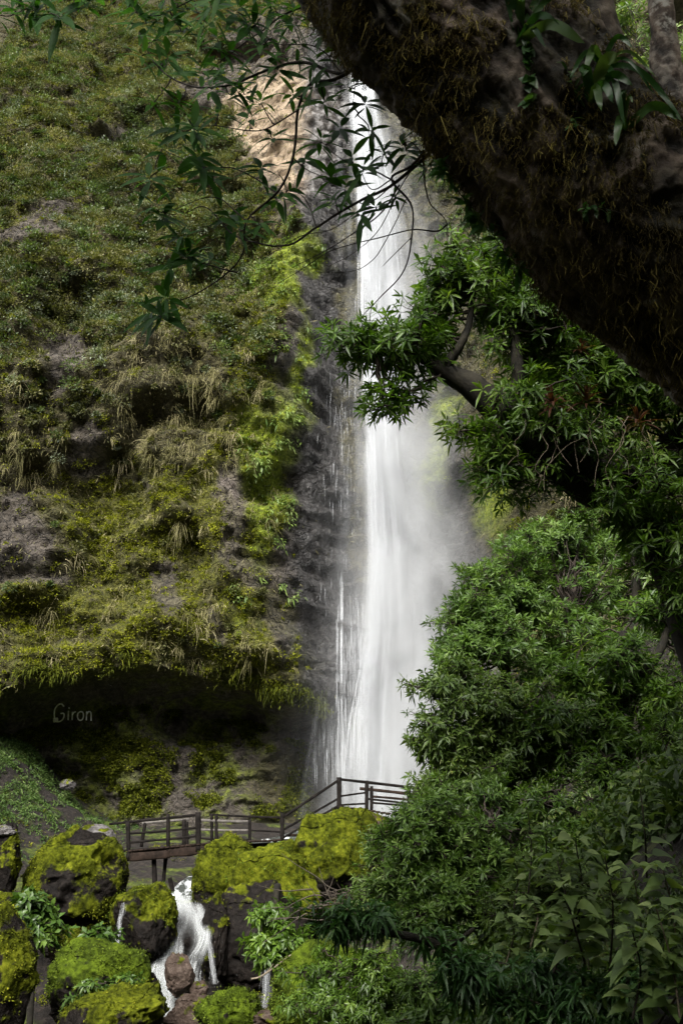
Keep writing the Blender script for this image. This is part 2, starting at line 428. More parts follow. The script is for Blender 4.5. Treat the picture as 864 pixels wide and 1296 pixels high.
def build_cliff_plants():
    rng = np.random.default_rng(5)
    def sample(n, x0=-27., x1=15., z0=5.8, z1=76.):
        x = rng.uniform(x0, x1, n); z = rng.uniform(z0, z1, n)
        ok = z > arch_z(x)+.05
        x, z = x[ok], z[ok]; y = cliff_y(x, z)
        px, py, _ = pix(np.stack([x, y, z], -1))
        ok = (px > -40) & (px < 900) & (py > -60)
        x, y, z = x[ok], y[ok], z[ok]
        return np.stack([x, y, z], -1), cliff_zones(x, y, z)
    def clump(mb, P, rad, k, L, W, var, up=.35, flat=.75):
        n = len(P); N = normal_at(P[:, 0], P[:, 2]); N[:, 2] += up; N = unit(N)
        d = rdir(rng, n*k).reshape(n, k, 3)
        dn = (d*N[:, None]).sum(-1, keepdims=True)
        d = np.where(dn < -.15, d-2*dn*N[:, None], d)
        r = rad[:, None, None]*rng.random((n, k, 1))**.45
        lump = 1+.3*vnoise(d*2.5+P[:, None]*3, 3)[..., None]
        Q = P[:, None]+d*r*lump*np.array([1, .9, flat])
        D = unit(d*.8+N[:, None]*.4+rng.normal(0, .55, d.shape)+np.array([0, 0, -.15]))
        U = unit(N[:, None]*.5+np.array([0, -.3, .8])+rng.normal(0, .4, d.shape))
        LL = L*rng.uniform(.6, 1.3, n*k)
        v = np.clip(var[:, None]+rng.normal(0, .17, (n, k)), 0, 1)
        bits(mb, Q.reshape(-1, 3), D.reshape(-1, 3), U.reshape(-1, 3), LL, LL*W, v.ravel())
    # shrubs -----------------------------------------------------------
    for name, mat, n, seed, rr, k, L, thr, lab in (
        ('olive_scrub', 'olive', 9000, 61, (.12, .62), 90, .13, .40, 'olive brown scrub covering the cliff face'),
        ('green_scrub', 'mid', 2800, 62, (.15, .7), 110, .15, .46, 'mid green leafy scrub dotted over the cliff face'),
        ('silver_scrub', 'silver', 2200, 63, (.15, .6), 100, .14, .56, 'silvery grey green scrub on the upper cliff')):
        P, zn = sample(n*2)
        upper = sstep(640, 380, zn['py'])*sstep(420, 280, zn['px'])
        right = sstep(500, 540, zn['px'])*sstep(330, 260, zn['py'])+sstep(640, 700, zn['px'])
        keep = (.13+.85*np.maximum(upper, np.minimum(right, 1)))*(1-np.minimum(zn['bare']*1.1, 1))*(1-.7*zn['straw'])*(1-.95*zn['lime'])*(1-.9*zn['wet']*(1-np.minimum(right, 1)))*(1-.75*zn['moss']*(1-upper))
        keep = keep*(.35+.9*sstep(-.25, .35, fbm(P/2.4, 3, seed)))
        if mat == 'silver': keep *= upper
        s = rng.random(len(P)) < keep
        P = P[s][:n]
        rad = rng.uniform(*rr, len(P))*(.6+.8*rng.random(len(P))**2.5)*(.6+.5*upper[s][:n])
        P[:, 1] -= .45*rad
        v = np.clip(.5+.4*fbm(P/2.2, 2, seed+3)+rng.normal(0, .17, len(P)), .05, .95)
        mb = MB(); clump(mb, P, rad, k, L*rng.uniform(.75, 1.35, (len(P), 1)).repeat(k, 1).ravel(), .42, v)
        tag(mb.build(name, LEAF[mat]), lab, 'scrub', kind='stuff')
    # grass tufts -----------------------------------------------------------
    P, zn = sample(26000)
    upl = sstep(500, 300, zn['py'])*sstep(380, 300, zn['px'])
    keep = (.06+.6*zn['straw']+.06*zn['moss']+.12*upl)*sstep(.2, 1.2, P[:, 2]-arch_z(P[:, 0]))*(1-.85*zn['bare'])*(1-zn['wet'])*(1-zn['tan'])
    keep *= (.3+1.0*sstep(-.2, .3, fbm(P/1.2, 3, 71)))
    P = P[rng.random(len(P)) < keep]
    n, k = len(P), 34
    N = normal_at(P[:, 0], P[:, 2])
    D = unit(N[:, None]*.9+np.array([0, 0, .55])+rng.normal(0, .45, (n, k, 3)))
    Q = P[:, None]+rng.normal(0, 1, (n, k, 3))*rng.uniform(.05, .22, (n, 1, 1))
    L = rng.uniform(.15, .62, (n, 1))*rng.uniform(.6, 1.25, (n, k))
    v = np.clip(rng.normal(.5, .2, (n, 1))+rng.normal(0, .16, (n, k)), 0, 1)
    mb = MB(); leaves(mb, Q.reshape(-1, 3), D.reshape(-1, 3), unit(rng.normal(0, .5, (n*k, 3))+np.array([0, -1, .6])), L.ravel(), .026, rng.uniform(.7, 1.7, n*k), .1, 4, 'blade', v.ravel())
    tag(mb.build('hanging_grass', LEAF['straw']), 'straw coloured grass hanging in tufts from the cliff', 'grass', kind='stuff')
    # fine litter of tiny leaves and dry stalks, everywhere but on bare rock
    for mat, n, nm, lab in (('olive', 120000, 'leaf_litter', 'tiny leaves and seedlings scattered over the cliff face'), ('straw', 60000, 'dry_stalks', 'dry stalks scattered over the cliff face')):
        P, zn = sample(n*2)
        keep = (1-.8*zn['bare'])*(1-.9*zn['wet'])*(.2+sstep(-.3, .3, fbm(P/.7, 3, 87)))
        P = P[rng.random(len(P)) < keep][:n]; n = len(P); N = normal_at(P[:, 0], P[:, 2])
        D = unit(N*.6+rng.normal(0, .7, (n, 3))+np.array([0, 0, -.1 if mat == 'olive' else -.5]))
        mb = MB(); L = rng.uniform(.06, .16, n) if mat == 'olive' else rng.uniform(.12, .4, n)
        bits(mb, P, D, unit(rng.normal(0, .4, (n, 3))+np.array([0, -.4, .8])), L, L*(.5 if mat == 'olive' else .09), np.clip(.5+.3*fbm(P/1.5, 2, 88)+rng.normal(0, .2, n), 0, 1))
        tag(mb.build(nm, LEAF[mat]), lab, 'litter', kind='stuff')
    # moss cushions -----------------------------------------------------------
    for mat, n, lab, nm in (('moss', 26000, 'yellow green moss cushions on the lower cliff', 'moss_cushions'), ('lime', 3800, 'bright lime moss on the wet rock beside the fall', 'lime_moss')):
        P, zn = sample(n*2)
        if mat == 'moss': keep = np.maximum(np.minimum(zn['moss']*1.15, 1), .3*(1-zn['wet']))*(1-.85*zn['bare'])*(1-zn['lime'])*(1-.5*zn['straw'])
        else: keep = zn['lime']
        keep = keep*(.25+sstep(-.3, .3, fbm(P/.9, 3, 81)))
        P = P[rng.random(len(P)) < keep][:n]
        v = np.clip(.5+.4*fbm(P/1.5, 3, 83)+rng.normal(0, .12, len(P)), .03, .97)
        mb = MB(); clump(mb, P, rng.uniform(.08, .4, len(P))*(.6+.6*rng.random(len(P))), 34, .085, .6, v, .5, .6)
        tag(mb.build(nm, LEAF[mat]), lab, 'moss', kind='stuff')
    # pale ferns and leafy rosettes in bands on the right of the wall --------------
    P, zn = sample(9000, -8, 3)
    keep = sstep(260, 330, zn['px'])*sstep(420, 380, zn['px'])*sstep(220, 300, zn['py'])*(1-.8*zn['bare'])*sstep(.0, .35, fbm(P/1.3, 3, 91))
    P = P[rng.random(len(P)) < keep*.7]; n, k = len(P), 22
    N = normal_at(P[:, 0], P[:, 2])
    D = unit(N[:, None]*.6+rng.normal(0, .6, (n, k, 3))+np.array([0, 0, .1]))
    mb = MB(); leaves(mb, (P[:, None]+rng.normal(0, .14, (n, k, 3))).reshape(-1, 3), D.reshape(-1, 3), np.tile([0, -.5, 1.], (n*k, 1)), rng.uniform(.12, .34, n*k), .1, .6, .2, 2, 'obov', np.clip(np.repeat(rng.normal(.5, .2, n), k)+rng.normal(0, .15, n*k), 0, 1))
    tag(mb.build('wall_ferns', LEAF['fern']), 'pale green ferns rooted in the mossy rock left of the fall', 'ferns', kind='stuff')
    # curtain of plants hanging from the lip of the cave ------------------------------
    x = rng.uniform(-19, 1.6, 1500); z = arch_z(x)+rng.uniform(-.05, .6, len(x)); P = np.stack([x, cliff_y(x, z)-.1, z], -1)
    P = P[fbm(P/.8, 2, 95)+rng.normal(0, .15, len(P)) > .1]; n, k = len(P), 14
    D = unit(rng.normal(0, .6, (n, k, 3))+np.array([0, -.7, .1]))
    v = np.clip(np.repeat(rng.normal(.36, .2, n), k)+rng.normal(0, .15, n*k), 0, 1)
    mb = MB(); leaves(mb, (P[:, None]+rng.normal(0, .15, (n, k, 3))).reshape(-1, 3), D.reshape(-1, 3), np.tile([0, -.6, 1.], (n*k, 1)), rng.uniform(.05, .2, n*k)*np.repeat(rng.uniform(.6, 1.9, n), k), .045, rng.uniform(.3, 1.3, n*k), .2, 3, 'lance', v)
    tag(mb.build('lip_moss', LEAF['cavemoss']), 'moss and fronds fringing the lip of the cave', 'moss', kind='stuff')
    # loose plants on the cave's back wall
    x = rng.uniform(-18, -1.5, 9000); z = rng.uniform(2.2, 8, len(x)); z = np.minimum(z, arch_z(x)-1.2)
    P = np.stack([x, cliff_y(x, z), z], -1)
    _x, _y, _ = pix(P); P = P[~((_x > 52) & (_x < 126) & (_y > 880) & (_y < 922))]
    P = P[(fbm(P/1.0, 3, 97) > -.02) & (fbm(P/3.5, 2, 98) > -.22)]; n = len(P)
    mb = MB(); clump(mb, P, rng.uniform(.1, .3, n), 20, .1, .6, np.clip(rng.normal(.45, .2, n), 0, 1), .5, .6)
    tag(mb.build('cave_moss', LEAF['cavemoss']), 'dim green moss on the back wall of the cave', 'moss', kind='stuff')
build_cliff()
build_cliff_plants()
# ------------------------------------------------------------------ ground
def bank(x, y):
    near = sstep(40, 30, y)
    r = sstep(-1.4, 4.6, x-.02*y)*(3.4+.05*np.maximum(y, 0))*near*sstep(-6, 4, y)+np.maximum(x-5, 0)*.75*near
    l = sstep(-9, -15, x)*2.0*sstep(-4, 10, y)+np.maximum(-x-15, 0)*.6
    return r+l
def ground_z(x, y, fine=True):
    z = np.interp(y, [-60, -12, -4, 0, 3, 8, 14, 20, 23, 25, 27, 29, 31, 36, 40, 44, 60], [30, 6, -1.2, -1.7, -1.9, -2.3, -3.2, -4.2, -4.0, -3.0, -1.5, -1.0, -.8, .2, 1.3, 2.0, 2.6])  # unseen slope behind the camera is raised to block low sky light
    z = z+bank(x, y)
    # the mound that carries the right end of the bridge
    z = z+1.3*np.exp(-((x-.1)/1.9)**2-((y-30)/2.2)**2)
    # mossy slope left of the cave floor
    z = z+1.7*np.exp(-((x+15.5)/3.4)**2-((y-43)/4.5)**2)
    ch = np.interp(y, [18, 22, 26, 32, 38, 44, 47], [-3.2, -3.4, -3.9, -4.2, -3., 0, 1.8])
    z = z-.55*np.exp(-((x-ch)/1.4)**2)*sstep(46, 40, y)*sstep(10, 18, y)
    z = z-1.0*np.exp(-((x+4.6)/2.2)**2-((y-30.2)/2.6)**2)
    if fine:
        p = np.stack([x, y, x*0], -1)
        z = z+.9*fbm(p/1.9, 4, 8)*np.exp(-((x+14)/4)**2-((y-42)/4.5)**2)
        z = z+.35*fbm(p/2.2, 4, 3)+.1*fbm(p*1.6, 3, 4)
    return z
def build_ground():
    xs = np.concatenate([np.arange(-60, -20, 2.), np.arange(-20, 12, .2), np.arange(12, 60.1, 2.)])
    ys = np.concatenate([np.arange(-60, -6, 2.), np.arange(-6, 50, .22), np.arange(50, 62, 2.)])
    X, Y = np.meshgrid(xs, ys); Z = ground_z(X, Y)
    ny, nx = X.shape; i = np.arange(nx*ny).reshape(ny, nx)
    f = np.stack([i[:-1, :-1], i[:-1, 1:], i[1:, 1:], i[1:, :-1]], -1).reshape(-1, 4)
    m, nt, out = new_mat('forest_ground')
    n1 = noise(nt, .8, 8); n2 = noise(nt, 5, 8, .65)
    soil = ramp(nt, [(.3, (.003,.0025,.002)), (.5, (.012,.009,.007)), (.75, (.04,.031,.024))], n2)
    moss = ramp(nt, [(.3, (.01,.014,.002)), (.5, (.045,.06,.006)), (.75, (.11,.14,.015))], n2)
    c = mix(nt, rng_map(nt, n1, .5, .64), soil, moss)
    principled(nt, out, c, .85, .3, bump(nt, n2, .9, .15))
    structure(mesh_obj('ground', np.stack([X, Y, Z], -1).reshape(-1, 3), f, m), 'dark soil and rock slope of the stream valley')
build_ground()
def build_cover():
    rng = np.random.default_rng(21)
    def cover(name, mat, lab, x, y, L, W, k, r, hgt, shape='lance', keep=None):
        z = ground_z(x, y); P = np.stack([x, y, z], -1)
        P = P[(fbm(P/1.2, 2, 33) > -.3) if keep is None else keep(P)]; n = len(P)
        Q = P[:, None]+rdir(rng, n*k).reshape(n, k, 3)*rng.random((n, k, 1))**.5*np.array([r, r, hgt])
        Q[..., 2] = np.maximum(Q[..., 2], P[:, None, 2]-.05)
        D = unit(rng.normal(0, 1, (n, k, 3))+np.array([0, -.2, .25])); U = unit(rng.normal(0, .35, (n, k, 3))+np.array([0, -.2, 1]))
        mb = MB(); leaves(mb, Q.reshape(-1, 3), D.reshape(-1, 3), U.reshape(-1, 3), L*rng.uniform(.6, 1.3, n*k), W, .35, .25, 2, shape, np.clip(np.repeat(rng.normal(.45, .2, n), k)+rng.normal(0, .16, n*k), 0, 1))
        tag(mb.build(name, LEAF[mat]), lab, 'undergrowth', kind='stuff')
    n = 8500
    y = 7+23*rng.random(n)**1.5; x = rng.uniform(-.03, 1, n)*(.42*y+1.5)
    cover('undergrowth', 'under', 'shaded leafy undergrowth carpeting the right bank', x, y, .13, .05, 34, .34, .5)
    n = 1500; y = rng.uniform(5., 8, n); x = rng.uniform(.1, 1, n)*(.42*y+1.2)
    cover('undergrowth', 'under', 'small dim leaves carpeting the near bank', x, y, .055, .022, 40, .22, .3)
    n = 1500; y = rng.uniform(30, 42, n); x = rng.uniform(2.5, 12, n)
    cover('undergrowth', 'mid', 'leafy undergrowth at the foot of the right hand rock', x, y, .2, .09, 30, .5, .7)
    n = 5200; x = rng.normal(-14.6, 2.6, n); y = rng.uniform(35, 44.5, n)
    cover('slope_grass', 'slope', 'soft green growth on the slope left of the cave floor', x, y, .16, .04, 16, .2, .14, keep=lambda P: fbm(P/1.1, 3, 35)+.1*(P[:, 2]-1.8) > -.14)
    n = 3000; x = rng.uniform(-13, -1, n); y = rng.uniform(20, 40, n)
    cover('stream_moss', 'moss', 'moss on the ground between the boulders', x, y, .07, .04, 26, .2, .08, keep=lambda P: fbm(P/1.3, 3, 36) > .12)
LEAF['under'] = leaf_mat('undergrowth_leaf', [(0, (.010,.022,.003)), (.5, (.03,.056,.009)), (1, (.075,.105,.02))], .5, .3, .3)
LEAF['slope'] = leaf_mat('slope_grass', [(0, (.02,.04,.008)), (.5, (.055,.1,.025)), (1, (.13,.18,.06))], .6, .3, .2)
build_cover()
# ------------------------------------------------------------------ falling water
def water_mat(name, gloss=.3, tr=.25, col=(.86, .88, .9)):
    m, nt, out = new_mat(name)
    c = mix(nt, attr(nt, 'var'), tuple(.8*q for q in col), col)
    b = principled(nt, None, c, .35, gloss)
    t = nt.nodes.new('ShaderNodeBsdfTranslucent'); nt.links.new(c, t.inputs[0])
    x = nt.nodes.new('ShaderNodeMixShader'); x.inputs[0].default_value = tr
    nt.links.new(b.outputs[0], x.inputs[1]); nt.links.new(t.outputs[0], x.inputs[2]); nt.links.new(x.outputs[0], out.inputs[0])
    return m
WATER = water_mat('white_water'); 
def ribbons(mb, rng, P, width, spread=.6, var=None):
    """P [T,n,3]: thin tapering threads of water"""
    T, n = P.shape[:2]
    side = unit(np.stack([np.ones(T), rng.normal(0, spread, T), np.zeros(T)], -1))[:, None]
    s = np.linspace(0, 1, n)
    tp = np.sin(np.pi*np.clip(s, .0, 1))**.7
    hw = (np.broadcast_to(width, (T,))[:, None]*tp*.5)[..., None]
    V = np.stack([P-side*hw, P+side*hw], 2)
    i = np.arange(T*n*2).reshape(T, n, 2)
    f = np.stack([i[:, :-1, 0], i[:, :-1, 1], i[:, 1:, 1], i[:, 1:, 0]], -1).reshape(-1, 4)
    mb.add(V, f, np.repeat(rng.random(T) if var is None else var, n*2))

SILK = None
def soft_mat(name, col=(.66, .68, .7)):
    """thin falling water: opacity carried by each thread, fading at its edges"""
    m, nt, out = new_mat(name)
    d = nt.nodes.new('ShaderNodeBsdfDiffuse'); d.inputs[0].default_value = (*col, 1)
    t = nt.nodes.new('ShaderNodeBsdfTranslucent'); t.inputs[0].default_value = (*col, 1)
    x = nt.nodes.new('ShaderNodeMixShader'); x.inputs[0].default_value = .35
    nt.links.new(d.outputs[0], x.inputs[1]); nt.links.new(t.outputs[0], x.inputs[2])
    tr = nt.nodes.new('ShaderNodeBsdfTransparent'); y = nt.nodes.new('ShaderNodeMixShader')
    nt.links.new(attr(nt, 'var'), y.inputs[0]); nt.links.new(tr.outputs[0], y.inputs[1]); nt.links.new(x.outputs[0], y.inputs[2])
    nt.links.new(y.outputs[0], out.inputs[0]); return m
SILK = soft_mat('silky_water'); FOAM = soft_mat('foaming_water', (.56, .58, .58))
def soft_ribbons(mb, rng, P, width, alpha, spread=.5, head=.15):
    T, n = P.shape[:2]
    side = unit(np.stack([np.ones(T), rng.normal(0, spread, T), np.zeros(T)], -1))[:, None]
    s = np.linspace(0, 1, n); tp = np.clip(np.minimum(s/head, (1-s)/.5), 0, 1)**1.
    hw = (np.broadcast_to(width, (T,))[:, None]*(.75+.25*s)*.5)[..., None]
    V = np.stack([P-side*hw, P, P+side*hw], 2)
    i = np.arange(T*n*3).reshape(T, n, 3)
    f = np.stack([i[:, :-1, :-1], i[:, :-1, 1:], i[:, 1:, 1:], i[:, 1:, :-1]], -1).reshape(-1, 4)
    al = np.zeros((T, n, 3)); al[..., 1] = np.broadcast_to(alpha, (T,))[:, None]*tp
    mb.add(V, f, al.ravel())

# centre and half width of the fall, row by row down the photograph
_FR = np.array([(62,452,6),(100,457,13),(150,461,17),(200,467,18),(300,480,24),(400,485,27),(500,483,25),(600,489,27),(700,497,32),(800,498,38),(900,491,45),(985,488,50),(1040,488,53)], float)
def _fy(py): return np.interp(py, [60, 200, 330, 600], [48.6, 46.3, 44.8, 44.0])
_fz, _fx, _fw = [], [], []
for py, c, w in _FR:
    p = at(c, py, _fy(py)); _fz.append(p[2]); _fx.append(p[0]); _fw.append(w*scale_at(py, p[1]))
_fyy = [float(_fy(r[0])) for r in _FR]
_fz, _fx, _fw, _fyy = (np.array(q)[::-1] for q in (_fz, _fx, _fw, _fyy))
def fall_c(z): return np.interp(z, _fz, _fx)
def fall_w(z): return np.interp(z, _fz, _fw)

def build_waterfall():
    rng = np.random.default_rng(8)
    top = float(_fz[-1])
    t = thing('waterfall', 'tall white waterfall dropping down the dark rock behind the footbridge', 'waterfall', (float(fall_c(2)), 44, 2.0))
    def strands(u, z0, ln, npt=9, depth=.4):
        s = np.linspace(0, 1, npt)[None]
        z = np.maximum(z0[:, None]-ln[:, None]*s, .9)
        x = fall_c(z)+u[:, None]*fall_w(z)*(1+.05*s)+.10*vnoise(np.stack([u[:, None]*3+z*0, z*.22, z*0], -1), 4)
        y = np.interp(z, _fz, _fyy)-np.abs(rng.normal(0, depth, (len(u), 1)))+.25*u[:, None]**2
        return np.stack([x, y, z], -1)
    mb = MB()
    n = 2100                                             # broad soft sheets
    u = rng.normal(0, .34, n); z0 = rng.uniform(2, top+.3, n); z0 = np.minimum(z0, top)
    clot = lambda u, z: np.clip(.35+1.3*(.5+.75*fbm(np.stack([u*1.6, z*.28, z*0], -1), 3, 15)), .1, 1.9)
    soft_ribbons(mb, rng, strands(u, z0, rng.uniform(3, 10, n)), rng.uniform(.25, .8, n)*np.interp(z0, [0, top], [1.2, .6]), rng.uniform(.05, .2, n)*clot(u, z0), .4, .3)
    nb, k = 260, 20                                      # bundles of brighter threads with sharp heads
    ub = np.clip(rng.normal(0, .42, nb), -1, 1); zb = rng.uniform(3, top, nb)
    u = np.repeat(ub, k)+rng.normal(0, .12, nb*k); z0 = np.minimum(np.repeat(zb, k)-np.abs(np.repeat(ub, k)-u)*5-rng.random(nb*k)*1., top)
    soft_ribbons(mb, rng, strands(u, z0, rng.uniform(1.5, 6.5, nb*k)), rng.uniform(.04, .16, nb*k), rng.uniform(.06, .34, nb*k)*clot(u, z0)*np.interp(z0, [4, 18], [.45, 1]), .6, .06)
    mb.build('fall_core', SILK, t)
    mb = MB(); n = 1500                                  # veil drifting to either side, mostly right and low
    z0 = top-(top-2)*rng.random(n)**.75; u = rng.normal(.22, .8, n)
    soft_ribbons(mb, rng, strands(u, z0, rng.uniform(3, 9, n), depth=.8), rng.uniform(.3, .9, n), rng.uniform(.015, .07, n), .4, .4)
    # trickles on the rock left of the fall and below the lip of the cave
    for px0, px1, py0, py1, num, ln0, wd in ((425, 470, 770, 990, 260, 3.2, .035), (396, 436, 900, 985, 90, 1.8, .022), (431, 434, 750, 930, 26, 5, .03), (415, 450, 470, 640, 60, 1.6, .022), (400, 455, 500, 780, 50, 1.2, .018)):
        px = rng.uniform(px0, px1, num); py = rng.uniform(py0, py1, num)
        base = np.array([at(a, b, 44.3) for a, b in zip(px, py)])
        xx = base[:, 0]; zz = base[:, 2]
        yy = np.minimum(cliff_y(xx, np.maximum(zz, 6.5))-.15, 45)
        L = rng.uniform(.3, 1, num)*ln0
        s = np.linspace(0, 1, 6)[None]
        Q = np.stack([xx[:, None]+0*s, yy[:, None]-.1*s, zz[:, None]+L[:, None]*(.5-s)], -1)
        soft_ribbons(mb, rng, Q, rng.uniform(.5, 1, num)*wd*2.6, rng.uniform(.15, .6, num), .3, .2)
    mb.build('fall_veil', SILK, t)

def build_mist():
    m, nt, out = new_mat('spray_mist')
    tc = nt.nodes.new('ShaderNodeTexCoord'); sx = nt.nodes.new('ShaderNodeSeparateXYZ'); nt.links.new(tc.outputs['Object'], sx.inputs[0])
    # object space: x across, z up from the foot of the fall (0) to the top of the spray (1)
    z = sx.outputs[2]; x = sx.outputs[0]
    wid = mth(nt, 'ADD', .75, mth(nt, 'MULTIPLY', mth(nt, 'SUBTRACT', 1., mth(nt, 'DIVIDE', z, 46.)), 2.25))
    q = mth(nt, 'DIVIDE', mth(nt, 'SUBTRACT', x, 1.35), wid)
    side = mth(nt, 'POWER', 2.718, mth(nt, 'MULTIPLY', mth(nt, 'MULTIPLY', q, q), -1.1))
    vert = ramp(nt, [(0, (1., 1., 1.)), (.2, (.8,)*3), (.45, (.34,)*3), (.7, (.12,)*3), (1, (0.02,)*3)], mth(nt, 'DIVIDE', z, 46.))
    n = noise(nt, .38, 3, .55, stretch=(1, 1, .55), dist=.6)
    d = mth(nt, 'MULTIPLY', mth(nt, 'MULTIPLY', side, vert), rng_map(nt, n, .3, .72))
    v = nt.nodes.new('ShaderNodeVolumePrincipled')
    v.inputs['Color'].default_value = (.93, .94, .95, 1); v.inputs['Anisotropy'].default_value = .2
    nt.links.new(mth(nt, 'MULTIPLY', d, .42), v.inputs['Density']); nt.links.new(v.outputs[0], out.inputs['Volume'])
    # a tapering closed hull round the spray
    ns, rows = 20, [(-1.5, 7.0, 3.6), (4, 6.5, 3.2), (12, 5.4, 2.6), (24, 4.2, 2.2), (36, 3.4, 2.0), (46, 2.6, 1.6)]
    V = []
    for zz, rx, ry in rows:
        for k in range(ns):
            a = 2*math.pi*k/ns; V.append((.9+rx*math.cos(a), -1.2+ry*math.sin(a), zz))
    V = np.array(V); nr = len(rows); i = np.arange(nr*ns).reshape(nr, ns)
    f = np.stack([i[:-1], np.roll(i[:-1], -1, 1), np.roll(i[1:], -1, 1), i[1:]], -1).reshape(-1, 4)
    caps = []
    for r, flip in ((0, True), (nr-1, False)):
        for k in range(1, ns-2, 2):
            q = [i[r, 0], i[r, k], i[r, k+1], i[r, k+2]]; caps.append(q[::-1] if flip else q)
    f = np.vstack([f, np.array(caps)])
    V = V+np.array([float(fall_c(2)), 44.0, 2.0])
    o = mesh_obj('mist', V, f, m, None, False, None, (float(fall_c(2)), 44.0, 2.0))
    tag(o, 'pale spray drifting round the foot of the tall waterfall', 'mist', kind='stuff')

def build_cascade():
    rng = np.random.default_rng(18)
    rows = np.array([(1133,214,256,26.3),(1142,215,258,26.0),(1158,214,263,25.4),(1180,210,266,25.0),(1200,205,264,24.8),(1218,198,258,24.5),(1238,188,254,24.1),(1262,197,262,23.6),(1300,192,238,22.7)], float)
    s = np.linspace(0, 1, len(rows))
    def path(u, t):
        py, xl, xr, Y = (np.interp(t, s, rows[:, c]) for c in range(4))
        px = xl+(xr-xl)*u
        a = (px-432)/F; b = (648-py)/F; tt = Y/(CT-ST*b)
        return np.stack([a*tt, Y, (ST+CT*b)*tt], -1)
    mb = MB()
    for n, w0, w1, a0, a1, l0, l1 in ((420, .12, .34, .03, .15, .15, .4), (1300, .015, .07, .05, .34, .08, .3)):
        u0 = rng.beta(1.15, 1.15, n); t0 = rng.uniform(-.06, .95, n); ln = rng.uniform(l0, l1, n)
        t = np.clip(t0[:, None]+ln[:, None]*np.linspace(0, 1, 8)[None], 0, 1)
        u = u0[:, None]+.13*vnoise(np.stack([u0[:, None]*4+0*t, t*5, t*0], -1), 3)
        P = path(u, t); P[..., 1] -= np.abs(rng.normal(0, .1, (n, 1)))+.16*np.maximum(vnoise(P*1.6, 6), 0); P[..., 0] += .03*vnoise(P*3, 7)
        gap = vnoise(np.stack([u0*5, t0*4, u0*0], -1), 9) > -.45
        soft_ribbons(mb, rng, P[gap], rng.uniform(w0, w1, gap.sum()), rng.uniform(a0, a1, gap.sum()), .5, .15)
    t = thing('cascade', 'short frothing cascade between mossy boulders below the footbridge', 'waterfall', tuple(at(225, 1296, 22.7)))
    mb.build('falling_water', FOAM, t)
    mb = MB(); n = 350
    tt = rng.beta(1.6, 1.1, n); uu = rng.normal(.5, .42, n)
    P = path(uu, tt)+rng.normal(0, .07, (n, 3)); P[:, 1] -= .15
    bits(mb, P, rdir(rng, n), rdir(rng, n), rng.uniform(.005, .016, n), rng.uniform(.004, .011, n), rng.random(n))
    sp = mb.build('spray', WATER, t); sp['kind'] = 'stuff'
    def thin(label, rows, n, Y, wd, ln=.5):
        r = np.array(rows, float); ss = np.linspace(0, 1, len(r))
        u = rng.normal(0, .5, n); t0 = rng.uniform(-.1, .95, n); l = rng.uniform(.15, ln, n)
        t = np.clip(t0[:, None]+l[:, None]*np.linspace(0, 1, 6)[None], 0, 1)
        px = np.interp(t, ss, r[:, 1])+u[:, None]*np.interp(t, ss, r[:, 2]); py = np.interp(t, ss, r[:, 0])
        a = (px-432)/F; b = (648-py)/F; q = Y/(CT-ST*b)
        P = np.stack([a*q, Y+0*q, (ST+CT*b)*q], -1)+rng.normal(0, .008, (n, 6, 3))
        mb = MB(); soft_ribbons(mb, rng, P, rng.uniform(.4, 1, n)*wd*2.2, rng.uniform(.04, .26, n), .4, .2)
        o = mb.build('water_thread', SILK, loc=at(r[-1, 1], r[-1, 0], Y)); tag(o, label, 'waterfall', 'thin threads of water between the boulders')
    thin('thin thread of water left of the cascade, between two mossy boulders', [(1143,157,2),(1165,152,2.5),(1190,149,3),(1216,147,3)], 130, 23.6, .022)
    thin('narrow side fall running down dark rock right beside the cascade', [(1180,262,5),(1200,266,4),(1225,269,4),(1245,271,4)], 130, 24.2, .02)
    thin('thin fall dripping under the bright green bush right of the cascade', [(1214,339,4),(1240,337,5),(1262,336,6),(1282,334,6)], 120, 22.6, .02)
    # the stream between fall and cascade
    pts = smooth_line([(2., 46.6, 1.75), (1., 44, 1.5), (-1.6, 40, .8), (-3.6, 35, -.3), (-4.2, 31, -1.05), (-4.15, 28, -1.0), (-4.15, 27.3, -.85)], 60)
    wd = np.interp(np.linspace(0, 1, 60), [0, .3, .8, .93, 1], [2.4, 1.6, 1.2, .8, .36])
    d = unit(np.gradient(pts, axis=0)); side = unit(np.cross(d, [0, 0, 1.]))
    V = np.stack([pts+side*(wd*k)[:, None] for k in np.linspace(-1, 1, 9)], 1)
    V[..., 2] = np.where(V[..., 1] > 27.2, np.maximum(V[..., 2], ground_z(V[..., 0], V[..., 1])+.06), V[..., 2])+.03*vnoise(V*3, 2)
    i = np.arange(60*9).reshape(60, 9); f = np.stack([i[:-1, :-1], i[:-1, 1:], i[1:, 1:], i[1:, :-1]], -1).reshape(-1, 4)
    m, nt, out = new_mat('stream_water'); nn = noise(nt, 3, 6, .6, stretch=(1, .4, 1))
    principled(nt, out, mix(nt, rng_map(nt, nn, .48, .64), (.05, .055, .05), (.7, .72, .73)), .15, .5, bump(nt, nn, .5, .05))
    structure(mesh_obj('stream', V.reshape(-1, 3), f, m), 'foaming stream running under the footbridge')
build_waterfall(); build_mist(); build_cascade()
